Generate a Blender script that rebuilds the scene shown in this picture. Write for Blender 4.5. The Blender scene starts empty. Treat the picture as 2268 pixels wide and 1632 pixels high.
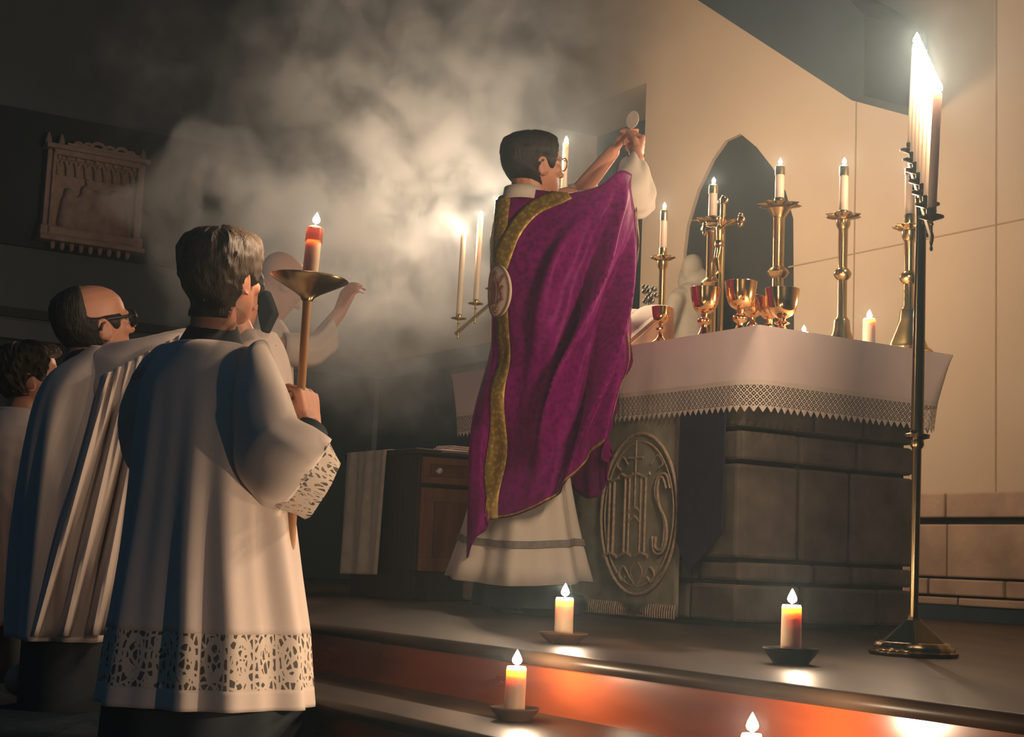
import bpy, bmesh, math, random
from mathutils import Vector, Matrix, Euler, noise as mnoise
random.seed(7)
S = bpy.context.scene
COL = S.collection
PI = math.pi
V = Vector

# ------------------------------------------------------------------ camera
FPX, PITCH, ROLL, ZC = 3384.0, 0.1269, 0.0420, 0.18
camd = bpy.data.cameras.new('camera'); cam = bpy.data.objects.new('camera', camd); COL.objects.link(cam)
camd.sensor_fit = 'HORIZONTAL'; camd.sensor_width = 36.0; camd.lens = FPX / 2268 * 36.0
camd.clip_start = 0.05; camd.clip_end = 200
FW = V((0, math.cos(PITCH), math.sin(PITCH)))
_U = V((0, -math.sin(PITCH), math.cos(PITCH))); _R = V((1, 0, 0))
RT = _R * math.cos(ROLL) + _U * math.sin(ROLL); UP = -_R * math.sin(ROLL) + _U * math.cos(ROLL)
ORG = V((0, 0, ZC))
cam.matrix_world = Matrix(((RT.x, UP.x, -FW.x, ORG.x), (RT.y, UP.y, -FW.y, ORG.y), (RT.z, UP.z, -FW.z, ORG.z), (0, 0, 0, 1)))
S.camera = cam

# ------------------------------------------------------------------ exposure, world
S.view_settings.view_transform = 'Standard'; S.view_settings.look = 'None'
S.view_settings.gamma = 1.0; S.view_settings.use_curve_mapping = False
S.view_settings.exposure = 0.42
w = bpy.data.worlds.new('night'); S.world = w; w.use_nodes = True
w.node_tree.nodes['Background'].inputs[0].default_value = (0.16, 0.52, 1.0, 1)
w.node_tree.nodes['Background'].inputs[1].default_value = 0.034
cy = S.cycles
cy.use_denoising = True
try: cy.denoiser = 'OPENIMAGEDENOISE'
except Exception: pass
cy.max_bounces = 4; cy.diffuse_bounces = 2; cy.glossy_bounces = 3; cy.transmission_bounces = 2
cy.transparent_max_bounces = 24; cy.volume_bounces = 0
cy.sample_clamp_indirect = 4.0
cy.use_adaptive_sampling = True; cy.adaptive_threshold = 0.1
cy.volume_step_rate = 1.9; cy.volume_max_steps = 128
cy.caustics_reflective = False; cy.caustics_refractive = False
CANDLE_W = 2.0           # power of one candle flame

# ------------------------------------------------------------------ layout: altar axes and sight lines used as a ruler
TH = 1.0089
UU = V((-math.cos(TH), math.sin(TH), 0)); VV = V((math.sin(TH), math.cos(TH), 0)); C0 = V((0.8163, 5.0117, 0))
def W(a, b, z=0.0): return C0 + UU * a + VV * b + V((0, 0, z))
def _ray(px, py): return FW + RT * ((px - 1134) / FPX) - UP * ((py - 816) / FPX)
def P(px, py, d): r = _ray(px, py); return ORG + r * (d / r.y)
def onz(px, py, z): r = _ray(px, py); return ORG + r * ((z - ZC) / r.z)
def onv(px, py, b): r = _ray(px, py); return ORG + r * ((b - (ORG - C0).dot(VV)) / r.dot(VV))
def onu(px, py, a): r = _ray(px, py); return ORG + r * ((a - (ORG - C0).dot(UU)) / r.dot(UU))
def uvz(p): q = p - C0; return q.dot(UU), q.dot(VV), p.z
ALT = Matrix(((UU.x, VV.x, 0, C0.x), (UU.y, VV.y, 0, C0.y), (0, 0, 1, 0), (0, 0, 0, 1)))   # altar frame (a,b,z); left handed

# ------------------------------------------------------------------ node helpers
class NT:
    def __init__(s, name):
        s.m = bpy.data.materials.new(name); s.m.use_nodes = True
        s.t = s.m.node_tree; s.n = s.t.nodes; s.l = s.t.links
        s.b = s.n['Principled BSDF']; s.o = s.n['Material Output']
    def new(s, k, **kw):
        n = s.n.new(k)
        for a, v in kw.items(): setattr(n, a, v)
        return n
    def put(s, sock, v):
        if hasattr(v, 'is_output') or isinstance(v, bpy.types.NodeSocket): s.l.new(v, sock)
        else: sock.default_value = v
    def math(s, op, a, b=0.0, c=None, clamp=False):
        n = s.new('ShaderNodeMath', operation=op, use_clamp=clamp)
        s.put(n.inputs[0], a); s.put(n.inputs[1], b)
        if c is not None: s.put(n.inputs[2], c)
        return n.outputs[0]
    def coord(s, k='Object'): return s.new('ShaderNodeTexCoord').outputs[k]
    def noise(s, vec, scale, detail=3, rough=.55, out='Fac'):
        n = s.new('ShaderNodeTexNoise'); s.put(n.inputs['Vector'], vec)
        n.inputs['Scale'].default_value = scale; n.inputs['Detail'].default_value = detail; n.inputs['Roughness'].default_value = rough
        return n.outputs[out]
    def mapping(s, vec, scale=(1, 1, 1), loc=(0, 0, 0)):
        n = s.new('ShaderNodeMapping'); s.put(n.inputs[0], vec); n.inputs['Scale'].default_value = scale; n.inputs['Location'].default_value = loc
        return n.outputs[0]
    def ramp(s, f, stops):
        n = s.new('ShaderNodeValToRGB'); s.put(n.inputs[0], f); e = n.color_ramp.elements
        while len(e) < len(stops): e.new(.5)
        for i, (p, c) in enumerate(stops): e[i].position = p; e[i].color = tuple(c) + (1,) if len(c) == 3 else c
        return n.outputs[0]
    def bump(s, h, strength=.3, dist=.01):
        n = s.new('ShaderNodeBump'); n.inputs['Strength'].default_value = strength; n.inputs['Distance'].default_value = dist
        s.put(n.inputs['Height'], h); s.l.new(n.outputs[0], s.b.inputs['Normal'])
    def sep(s, vec):
        n = s.new('ShaderNodeSeparateXYZ'); s.put(n.inputs[0], vec); return n.outputs

def mat(name, col, rough=.6, metal=0.0, var=.12, vscale=8, bump=0.0, bscale=60, spec=.5, sheen=0.0, stretch=(1, 1, 1), sss=0.0, sssr=(1, .4, .2)):
    t = NT(name); co = t.mapping(t.coord(), stretch)
    f = t.noise(co, vscale, 4)
    lo = [max(0, c * (1 - var)) for c in col]; hi = [min(1, c * (1 + var)) for c in col]
    t.l.new(t.ramp(f, [(.3, lo), (.7, hi)]), t.b.inputs['Base Color'])
    t.b.inputs['Roughness'].default_value = rough; t.b.inputs['Metallic'].default_value = metal
    t.b.inputs['Specular IOR Level'].default_value = spec
    if sheen: t.b.inputs['Sheen Weight'].default_value = sheen; t.b.inputs['Sheen Roughness'].default_value = .4; t.b.inputs['Sheen Tint'].default_value = tuple(min(1, c * 2.5) for c in col) + (1,)
    if sss:
        t.b.inputs['Subsurface Weight'].default_value = sss; t.b.inputs['Subsurface Radius'].default_value = sssr; t.b.inputs['Subsurface Scale'].default_value = .03
    if bump: t.bump(t.noise(co, bscale, 3), bump, .004)
    return t.m

M = {}
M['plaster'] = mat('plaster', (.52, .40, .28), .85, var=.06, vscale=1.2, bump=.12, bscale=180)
M['side_plaster'] = mat('side_plaster', (.12, .155, .185), .9, var=.1, vscale=.8, bump=.1, bscale=90)  # shadows' teal cast put into side plaster, panel, timber and carpet colours
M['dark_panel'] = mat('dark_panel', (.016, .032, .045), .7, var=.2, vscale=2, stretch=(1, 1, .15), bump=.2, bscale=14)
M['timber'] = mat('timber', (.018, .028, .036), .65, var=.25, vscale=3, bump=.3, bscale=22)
M['recess'] = mat('recess', (.02, .0185, .018), .85, var=.2, vscale=3)
M['carpet'] = mat('carpet', (.02, .035, .05), 1.0, var=.4, vscale=60, bump=.6, bscale=240, spec=.1)
def wood(name, a, b, rough, axis=(1, 1, 1), scale=3.0, coat=0.0, spec=.5):
    t = NT(name); co = t.mapping(t.coord(), axis); f = t.noise(co, scale, 6, .6)
    wv = t.new('ShaderNodeTexWave'); t.put(wv.inputs['Vector'], co); wv.inputs['Scale'].default_value = scale * .6; wv.inputs['Distortion'].default_value = 6; wv.inputs['Detail'].default_value = 3
    g = t.math('MULTIPLY_ADD', wv.outputs['Fac'], .35, t.math('MULTIPLY', f, .75))
    t.l.new(t.ramp(g, [(.25, a), (.8, b)]), t.b.inputs['Base Color']); t.b.inputs['Roughness'].default_value = rough
    t.b.inputs['Coat Weight'].default_value = coat; t.b.inputs['Coat Roughness'].default_value = rough * .7
    t.b.inputs['Specular IOR Level'].default_value = spec; t.bump(f, .08, .003); return t.m
M['step_wood'] = wood('step_wood', (.11, .019, .006), (.28, .058, .014), .24, (.5, .5, 3), 3, .6)
M['tread_wood'] = wood('tread_wood', (.020, .013, .009), (.05, .03, .018), .38, (1, 1, 1), 2.5, .0, .07)
M['oak'] = wood('oak', (.16, .06, .028), (.33, .14, .06), .45, (6, 6, .8), 2.2, .2)
M['cabinet_side'] = wood('cabinet_side', (.035, .022, .016), (.06, .035, .025), .5, (6, 6, .8), 2.2)
M['pole_wood'] = mat('pole_wood', (.36, .17, .06), .45, var=.2, vscale=10, stretch=(1, 1, .2))
M['stone'] = mat('stone', (.105, .085, .07), .9, var=.45, vscale=5, bump=.6, bscale=28)
M['wall_stone'] = mat('wall_stone', (.42, .28, .19), .9, var=.25, vscale=4, bump=.4, bscale=34)
M['mortar'] = mat('mortar', (.04, .038, .036), .95, var=.2)
M['joint'] = mat('joint', (.36, .25, .14), .9, var=.1)
M['linen'] = mat('linen', (.66, .53, .49), .85, var=.05, vscale=6, bump=.12, bscale=420, sheen=.15)
M['surplice'] = mat('surplice', (.66, .55, .48), .85, var=.04, vscale=5, bump=.10, bscale=500, sheen=.2)
M['alb'] = mat('alb', (.60, .52, .43), .85, var=.05, vscale=6, bump=.12, bscale=420, sheen=.2)
M['towel'] = mat('towel', (.50, .42, .33), .95, var=.12, vscale=20, bump=.5, bscale=300, sheen=.2)
M['cassock'] = mat('cassock', (.014, .022, .03), .8, var=.2, vscale=8, bump=.1, bscale=300, sheen=.1)
M['hair_dark'] = mat('hair_dark', (.026, .024, .022), .5, var=.5, vscale=26, bump=.9, bscale=230, stretch=(1, 1, .13), spec=.3)
M['hair_brown'] = mat('hair_brown', (.045, .03, .02), .6, var=.55, vscale=22, bump=.9, bscale=210, stretch=(1, 1, .13), spec=.25)
M['skin'] = mat('skin', (.58, .27, .17), .5, var=.08, vscale=14, bump=.06, bscale=160, sss=.12)
M['brass'] = mat('brass', (.72, .50, .20), .24, 1.0, var=.12, vscale=14, bump=.04, bscale=60)
M['brass_dark'] = mat('brass_dark', (.26, .19, .10), .25, 1.0, var=.2, vscale=10)
M['gold'] = mat('gold', (.85, .50, .20), .14, 1.0, var=.06, vscale=10)
M['silver'] = mat('silver', (.22, .22, .2), .3, 1.0, var=.2)
M['steel'] = mat('steel', (.55, .5, .4), .25, 1.0)
M['wax_pale'] = mat('wax_pale', (.62, .48, .36), .5, var=.03, vscale=10, sss=.4, sssr=(1.0, .45, .18))
M['wax'] = mat('wax', (.86, .74, .56), .5, var=.03, vscale=10, sss=.6, sssr=(1.0, .45, .18))
M['wax_amber'] = mat('wax_amber', (.88, .64, .42), .5, var=.05, vscale=10, sss=.8, sssr=(1.0, .68, .42))
M['wick'] = mat('wick', (.02, .018, .015), .9)
M['clay'] = mat('clay', (.16, .085, .045), .7, var=.3, vscale=12, bump=.3, bscale=40)
M['iron'] = mat('iron', (.03, .03, .032), .5, .6, var=.2)
M['statue'] = mat('statue', (.25, .22, .17), .85, var=.12, vscale=10, bump=.3, bscale=40)
M['relief'] = mat('relief', (.42, .32, .28), .85, var=.18, vscale=12, bump=.4, bscale=50)
M['paper'] = mat('paper', (.82, .72, .62), .8, var=.03)
M['host'] = mat('host', (.85, .72, .58), .7, var=.03)
M['knob'] = mat('knob', (.8, .72, .6), .3, var=.03)
M['lens'] = mat('lens', (.05, .05, .05), .1)
M['black'] = mat('black', (.012, .014, .017), .4, var=.2)
M['banner'] = mat('banner', (.012, .012, .03), .75, var=.25, vscale=20, sheen=.2)
M['frontal'] = mat('frontal', (.24, .22, .16), .8, var=.22, vscale=14, bump=.2, bscale=160)
M['thread'] = mat('thread', (.36, .27, .19), .7, var=.3, vscale=60, bump=.5, bscale=260)
M['ribbon_grey'] = mat('ribbon_grey', (.20, .17, .15), .85, var=.2, vscale=50)
M['medallion'] = mat('medallion', (.72, .60, .44), .7, var=.08, vscale=40, bump=.3, bscale=300)
M['red_thread'] = mat('red_thread', (.25, .10, .06), .6, var=.25, vscale=90, bump=.4, bscale=300)
# purple silk damask
t = NT('purple_silk'); co = t.coord(); vo = t.new('ShaderNodeTexVoronoi'); t.put(vo.inputs['Vector'], co); vo.inputs['Scale'].default_value = 52
f = t.math('MULTIPLY_ADD', vo.outputs['Distance'], .7, t.math('MULTIPLY', t.noise(co, 40, 4), .6))
t.l.new(t.ramp(f, [(.3, (.085, .0006, .05)), (.8, (.185, .001, .12))]), t.b.inputs['Base Color'])
t.b.inputs['Roughness'].default_value = .45; t.b.inputs['Specular IOR Level'].default_value = .18; t.b.inputs['Specular Tint'].default_value = (1, .35, .85, 1); t.b.inputs['Sheen Weight'].default_value = .35; t.b.inputs['Sheen Roughness'].default_value = .35; t.b.inputs['Sheen Tint'].default_value = (.8, .03, .5, 1)
t.bump(f, .15, .003); M['purple'] = t.m
t = NT('gold_brocade'); co = t.coord(); vo = t.new('ShaderNodeTexVoronoi'); t.put(vo.inputs['Vector'], co); vo.inputs['Scale'].default_value = 60
f = t.math('MULTIPLY_ADD', vo.outputs['Distance'], .8, t.math('MULTIPLY', t.noise(co, 110, 3), .5))
t.l.new(t.ramp(f, [(.3, (.50, .33, .06)), (.75, (.24, .15, .03))]), t.b.inputs['Base Color'])
t.b.inputs['Roughness'].default_value = .45; t.b.inputs['Metallic'].default_value = .35; t.bump(f, .4, .003); M['brocade'] = t.m
# laces: real holes through procedural alpha
def lace(name, col, kind, p):
    t = NT(name); uv = t.coord('UV'); x, y, z = t.sep(uv)
    if kind == 'diamond':
        a = t.math('ABSOLUTE', t.math('SUBTRACT', t.math('FRACT', t.math('DIVIDE', t.math('ADD', x, y), p)), .5))
        b = t.math('ABSOLUTE', t.math('SUBTRACT', t.math('FRACT', t.math('DIVIDE', t.math('SUBTRACT', x, y), p)), .5))
        m = t.math('MAXIMUM', a, b); ring = t.math('MINIMUM', t.math('LESS_THAN', m, .36), t.math('GREATER_THAN', m, .17))
        band = t.math('MINIMUM', t.math('GREATER_THAN', y, .016), t.math('LESS_THAN', y, .085))
        hole = t.math('MULTIPLY', ring, band)
    else:
        vo = t.new('ShaderNodeTexVoronoi', feature='DISTANCE_TO_EDGE'); wv = t.noise(uv, 30, 2, .5, 'Color')
        mx = t.new('ShaderNodeMixRGB', blend_type='ADD'); mx.inputs[0].default_value = .014; t.put(mx.inputs[1], uv); t.put(mx.inputs[2], wv)
        t.put(vo.inputs['Vector'], t.mapping(mx.outputs[0], (1, .6, 1))); vo.inputs['Scale'].default_value = 1 / p
        cells = t.math('GREATER_THAN', vo.outputs['Distance'], .15)
        fx = t.math('ABSOLUTE', t.math('SUBTRACT', t.math('FRACT', t.math('DIVIDE', x, .062)), .5))
        yy = t.math('SUBTRACT', t.math('DIVIDE', y, .105), .5)
        r = t.math('SQRT', t.math('ADD', t.math('POWER', t.math('MULTIPLY', fx, 1.0), 2), t.math('POWER', t.math('MULTIPLY', yy, .8), 2)))
        rw = t.math('GREATER_THAN', t.math('ABSOLUTE', t.math('SUBTRACT', r, .30)), .06)
        colm = t.math('LESS_THAN', fx, .455)
        hole = t.math('MULTIPLY', t.math('MULTIPLY', t.math('MULTIPLY', cells, rw), colm), .82)
    tr = t.new('ShaderNodeBsdfTransparent'); mix = t.new('ShaderNodeMixShader')
    t.b.inputs['Base Color'].default_value = tuple(col) + (1,); t.b.inputs['Roughness'].default_value = .9
    t.put(mix.inputs[0], hole); t.l.new(t.b.outputs[0], mix.inputs[1]); t.l.new(tr.outputs[0], mix.inputs[2]); t.l.new(mix.outputs[0], t.o.inputs['Surface'])
    return t.m
M['altar_lace'] = lace('altar_lace', (.60, .50, .42), 'diamond', .022)
M['surplice_lace'] = lace('surplice_lace', (.64, .54, .45), 'floral', .0125)
M['surplice_shadow'] = mat('under_lace', (.13, .085, .05), .9)
t = NT('amber_glass'); tr = t.new('ShaderNodeBsdfTransparent'); tr.inputs[0].default_value = (.9, .5, .2, 1); mx = t.new('ShaderNodeMixShader'); mx.inputs[0].default_value = .45
t.b.inputs['Base Color'].default_value = (.25, .10, .04, 1); t.b.inputs['Roughness'].default_value = .2
t.l.new(t.b.outputs[0], mx.inputs[1]); t.l.new(tr.outputs[0], mx.inputs[2]); t.l.new(mx.outputs[0], t.o.inputs['Surface']); M['amber_glass'] = t.m
# flame: additive glow, does not block light
t = NT('flame'); em = t.new('ShaderNodeEmission'); em.inputs[0].default_value = (1, .80, .55, 1); em.inputs[1].default_value = 14.0
tr = t.new('ShaderNodeBsdfTransparent'); ad = t.new('ShaderNodeAddShader'); t.l.new(em.outputs[0], ad.inputs[0]); t.l.new(tr.outputs[0], ad.inputs[1]); t.l.new(ad.outputs[0], t.o.inputs['Surface'])
t.m.cycles.emission_sampling = 'NONE'; M['flame'] = t.m

# ------------------------------------------------------------------ mesh helpers
class MB:
    def __init__(s): s.b = bmesh.new(); s.uv = None
    def face(s, vs):
        try: return s.b.faces.new(vs)
        except ValueError: return None
    def rings(s, rings, caps=True, closed=True):
        R = [[s.b.verts.new(p) for p in r] for r in rings]
        n = len(R[0])
        for a, c in zip(R, R[1:]):
            for i in range(n if closed else n - 1):
                j = (i + 1) % n; s.face((a[i], a[j], c[j], c[i]))
        if caps and closed:
            s.face(list(reversed(R[0]))); s.face(R[-1])
        return s
    def lathe(s, prof, c=(0, 0, 0), n=24, sx=1, sy=1, wob=None, rot=None):
        out = []
        for r, z in prof:
            ring = []
            for i in range(n):
                a = 2 * PI * i / n; k = 1 + (wob(a, r, z) if wob else 0)
                p = V((r * k * math.cos(a) * sx, r * k * math.sin(a) * sy, z))
                if rot: p = rot @ p
                ring.append(p + V(c))
            out.append(ring)
        return s.rings(out)
    def tube(s, pts, rad, n=10, caps=True):
        pts = [V(p) for p in pts]; rad = rad if isinstance(rad, (list, tuple)) else [rad] * len(pts)
        out = []; prev = None
        for i, p in enumerate(pts):
            d = (pts[min(i + 1, len(pts) - 1)] - pts[max(i - 1, 0)]).normalized()
            if prev is None:
                x = d.orthogonal().normalized()
            else:
                x = (prev - d * prev.dot(d)).normalized()
            prev = x; y = d.cross(x)
            out.append([p + (x * math.cos(2 * PI * k / n) + y * math.sin(2 * PI * k / n)) * rad[i] for k in range(n)])
        return s.rings(out, caps)
    def box(s, c, size, mtx=None):
        c = V(c); h = V(size) / 2; vs = []
        for dz in (-1, 1):
            for dx, dy in ((-1, -1), (1, -1), (1, 1), (-1, 1)):
                p = c + V((dx * h.x, dy * h.y, dz * h.z)); vs.append(s.b.verts.new(mtx @ p if mtx else p))
        for f in ((3, 2, 1, 0), (4, 5, 6, 7), (0, 1, 5, 4), (1, 2, 6, 5), (2, 3, 7, 6), (3, 0, 4, 7)): s.face([vs[i] for i in f])
        return s
    def prism(s, poly, ext):
        a = [s.b.verts.new(p) for p in poly]; c = [s.b.verts.new(V(p) + V(ext)) for p in poly]
        s.face(a[::-1]); s.face(c)
        for i in range(len(a)): j = (i + 1) % len(a); s.face((a[i], a[j], c[j], c[i]))
        return s
    def ball(s, c, r, rot=None, nu=16, nv=10):
        r = V((r, r, r)) if not hasattr(r, '__len__') else V(r); out = []
        for j in range(nv + 1):
            t = PI * j / nv; t = min(max(t, .03), PI - .03); ring = []
            for i in range(nu):
                a = 2 * PI * i / nu
                p = V((r.x * math.sin(t) * math.cos(a), r.y * math.sin(t) * math.sin(a), -r.z * math.cos(t)))
                ring.append((rot @ p if rot else p) + V(c))
            out.append(ring)
        return s.rings(out)
    def cap(s, a, b, ra, rb, n=14):
        a, b = V(a), V(b); d = (b - a); L = d.length; d = d.normalized() if L > 1e-6 else V((0, 0, 1))
        pts, rr = [], []
        for k in range(5):
            t = PI / 2 * (1 - k / 4) ; pts.append(a - d * ra * math.sin(t)); rr.append(max(ra * math.cos(t), ra * .08))
        for k in range(5):
            t = PI / 2 * k / 4; pts.append(b + d * rb * math.sin(t)); rr.append(max(rb * math.cos(t), rb * .08))
        return s.tube(pts, rr, n)
    def grid(s, G, uvs=None, closed=False):
        # G[i][j] points; adds faces, optional uv per point
        if uvs and s.uv is None: s.uv = s.b.loops.layers.uv.new('UVMap')
        Vt = [[s.b.verts.new(p) for p in r] for r in G]; n = len(G[0])
        for i in range(len(G) - 1):
            for j in range(n if closed else n - 1):
                k = (j + 1) % n
                f = s.face((Vt[i][j], Vt[i][k], Vt[i + 1][k], Vt[i + 1][j]))
                if f and uvs:
                    for lp, (a, c) in zip(f.loops, ((i, j), (i, k), (i + 1, k), (i + 1, j))): lp[s.uv].uv = uvs[a][c]
        return s
    def build(s, name, m, parent=None, world=True, smooth=True, solid=0.0, bevel=0.0, sub=0, flip=True):
        me = bpy.data.meshes.new(name)
        if flip: bmesh.ops.recalc_face_normals(s.b, faces=s.b.faces)
        s.b.to_mesh(me); s.b.free()
        return link(name, me, m, parent, world, smooth, solid, bevel, sub)

def link(name, me, m, parent=None, world=True, smooth=True, solid=0.0, bevel=0.0, sub=0):
    o = bpy.data.objects.new(name, me); COL.objects.link(o)
    me.materials.clear(); me.materials.append(M[m] if isinstance(m, str) else m)
    if parent is not None:
        if world:
            me.transform(WM(parent).inverted())
        o.parent = parent
    for p in me.polygons: p.use_smooth = smooth
    if bevel:
        md = o.modifiers.new('bevel', 'BEVEL'); md.width = bevel; md.segments = 2; md.limit_method = 'ANGLE'
    if sub: md = o.modifiers.new('sub', 'SUBSURF'); md.levels = sub; md.render_levels = sub
    if solid: md = o.modifiers.new('solid', 'SOLIDIFY'); md.thickness = solid; md.offset = -1
    if smooth and not sub:
        try: me.set_sharp_from_angle(angle=math.radians(50))
        except Exception: pass
    return o

def WM(o):
    m = Matrix.LocRotScale(o.location, o.rotation_euler, o.scale)
    return (WM(o.parent) @ m) if o.parent else m
def tag(o, label, cat, group=None, kind=None):
    o['label'] = label; o['category'] = cat
    if group: o['group'] = group
    if kind: o['kind'] = kind
    return o
def thing(name, label, cat, loc=(0, 0, 0), rz=0.0, group=None, rot=None):
    o = bpy.data.objects.new(name, None); COL.objects.link(o); o.empty_display_size = .1
    o.location = loc; o.rotation_euler = rot if rot else (0, 0, rz)
    return tag(o, label, cat, group)
def struct(o, label=None):
    o['kind'] = 'structure'
    if label: o['label'] = label
    return o
def cr1(pts, t):
    n = len(pts); t = max(0, min(n - 1.00001, t)); i = int(t); f = t - i
    p1, p2 = V(pts[i]), V(pts[i + 1]); p0 = V(pts[i - 1]) if i > 0 else p1 * 2 - p2; p3 = V(pts[i + 2]) if i + 2 < n else p2 * 2 - p1
    return .5 * ((2 * p1) + (p2 - p0) * f + (2 * p0 - 5 * p1 + 4 * p2 - p3) * f * f + (3 * p1 - p0 - 3 * p2 + p3) * f ** 3)
def crc(pts, t):
    n = len(pts); i = int(math.floor(t)); f = t - i
    p0, p1, p2, p3 = (V(pts[(i + k) % n]) for k in (-1, 0, 1, 2))
    return .5 * ((2 * p1) + (p2 - p0) * f + (2 * p0 - 5 * p1 + 4 * p2 - p3) * f * f + (3 * p1 - p0 - 3 * p2 + p3) * f ** 3)
def smooth_path(pts, n): return [cr1(pts, (len(pts) - 1) * i / n) for i in range(n + 1)]
def lerp(a, b, t): return a + (b - a) * t
def nz(x, y=0.0, z=0.0): return mnoise.noise(V((x, y, z)))
def remesh(mb, voxel, smooth=3, fac=.5):
    me = bpy.data.meshes.new('tmp'); bmesh.ops.recalc_face_normals(mb.b, faces=mb.b.faces); mb.b.to_mesh(me); mb.b.free()
    o = bpy.data.objects.new('tmp', me); COL.objects.link(o)
    r = o.modifiers.new('r', 'REMESH'); r.mode = 'VOXEL'; r.voxel_size = voxel
    if smooth: q = o.modifiers.new('s', 'SMOOTH'); q.factor = fac; q.iterations = smooth
    dg = bpy.context.evaluated_depsgraph_get(); dg.update()
    res = bpy.data.meshes.new_from_object(o.evaluated_get(dg)); bpy.data.objects.remove(o); bpy.data.meshes.remove(me)
    return res
def copy_tree(o, parent=None):
    c = o.copy(); COL.objects.link(c)
    if parent: c.parent = parent
    for ch in o.children: copy_tree(ch, c)
    return c
# ================================================================== the building
WV = 2.5                                   # back wall stands this far behind the altar front
WU = 7.5                                   # left side wall
def wz(px, py, b=WV): a, _, z = uvz(onv(px, py, b)); return a, z
def abox(mb, a0, a1, b0, b1, z0, z1): return mb.box(((a0 + a1) / 2, (b0 + b1) / 2, (z0 + z1) / 2), (a1 - a0, b1 - b0, z1 - z0), ALT)

struct(abox(MB(), -6, 9, -9, -1.5, -.36, -.26).build('floor', 'carpet', smooth=False))
struct(abox(MB(), -6, WU, -1.84, -1.45, -.26, -.16).build('trim_1', 'step_wood', smooth=False))
def tread(name, v0, v1, z, th=.03):
    prof = [(v1, z - th), (v0 + .01, z - th)] + [(v0 + .014 - .014 * math.sin(k * PI / 6), z - th / 2 - th / 2 * math.cos(k * PI / 6)) for k in range(1, 6)] + [(v0 + .014, z), (v1, z)]
    return struct(MB().prism([W(-6, b, zz) for b, zz in prof], UU * (WU + 6)).build(name, 'tread_wood'))
tread('trim_2', -1.875, -1.46, -.13)
struct(abox(MB(), -6, WU, -1.53, -1.2, -.26, -.03).build('trim_3', 'step_wood', smooth=False))
tread('trim_4', -1.565, WV, 0.0)
# back wall with the doorway and the pointed niche cut through it
def fill_wall(outer, holes, b0, th):
    bm = bmesh.new(); es = []
    for loop in [outer] + holes:
        vs = [bm.verts.new(W(a, b0, z)) for a, z in loop]
        es += [bm.edges.new((vs[i], vs[(i + 1) % len(vs)])) for i in range(len(vs))]
    r = bmesh.ops.triangle_fill(bm, edges=es, use_beauty=True)
    e = bmesh.ops.extrude_face_region(bm, geom=list(bm.faces))
    bmesh.ops.translate(bm, verts=[g for g in e['geom'] if isinstance(g, bmesh.types.BMVert)], vec=VV * th)
    mb = MB(); mb.b.free(); mb.b = bm; return mb
nich_px = [(1516, 800), (1514, 560), (1521, 500), (1545, 420), (1578, 352), (1606, 312), (1640, 296), (1676, 326), (1712, 372), (1740, 424), (1757, 484), (1759, 800)]
niche = [wz(*p) for p in nich_px]
d_right, d_top = wz(1432, 183); d_left = d_right + 1.25
door = [(d_right, .02), (d_right, d_top), (d_left, d_top), (d_left, .02)]
struct(fill_wall([(-5, 0), (-5, 7.5), (WU + .3, 7.5), (WU + .3, 0)], [niche, door], WV, .5).build('wall_back', 'plaster', smooth=False))
na = [a for a, z in niche]; 
struct(abox(MB(), min(na) - .1, max(na) + .1, WV + .025, WV + .5, .1, 4.5).build('window_1', 'recess', smooth=False))
struct(abox(MB(), d_right - .2, d_left + .2, WV + .5, WV + .56, 0, d_top + .3).build('door_1', 'dark_panel', smooth=False))
# joints between the plaster panels
mb = MB()
for px, y0, y1 in ((1898, 120, 1092), (2207, 10, 1092)):
    a, z1 = wz(px, y0); _, z0 = wz(px, y1); abox(mb, a - .004, a + .004, WV - .003, WV + .01, z0 - .2, z1 + 2)
a0, z0 = wz(1760, 585); a1, z1 = wz(2268, 490); zj = (z0 + z1) / 2
abox(mb, -4, a0 + .05, WV - .003, WV + .01, zj - .004, zj + .004)
struct(mb.build('trim_5', 'joint', smooth=False))
# stone wainscot on the back wall
zt = wz(2100, 1090)[1]; rows = [wz(2100, y)[1] for y in (1342, 1320, 1280, 1160, 1150, 1092)]
mb = MB(); rnd = random.Random(3)
abox(mb, -5, 4.4, WV - .03, WV, .1, zt - .01)
struct(mb.build('trim_6', 'mortar', smooth=False)); mb = MB()
for k, (za, zb, wmin, wmax, out) in enumerate(((rows[0], rows[1], .25, .6, .06), (rows[1], rows[2], .18, .5, .06), (rows[2], rows[3], .35, .75, .06), (rows[4], rows[5], .5, .8, .075))):
    a = -4.9
    while a < 4.3:
        wd = rnd.uniform(wmin, wmax); o = rnd.uniform(-.006, .006)
        abox(mb, a + .006, min(a + wd, 4.4) - .006, WV - out + o, WV - .02, za + .005, zb - .005); a += wd
struct(mb.build('wainscot', 'wall_stone', bevel=.008, smooth=False))
struct(abox(MB(), -5, 4.4, WV - .05, WV, 0, .1).build('baseboard_back', 'dark_panel', smooth=False))
# dark lower wall slabs and rail behind the left end of the altar, round the corner
zr0, zr1 = uvz(onu(700, 828, WU))[2], uvz(onu(700, 790, WU))[2]
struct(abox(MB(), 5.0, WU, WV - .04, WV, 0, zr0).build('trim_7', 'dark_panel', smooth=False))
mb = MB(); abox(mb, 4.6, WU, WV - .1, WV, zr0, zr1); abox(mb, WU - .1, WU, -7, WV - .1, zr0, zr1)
struct(mb.build('trim_8', 'side_plaster', bevel=.01, smooth=False))
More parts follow.
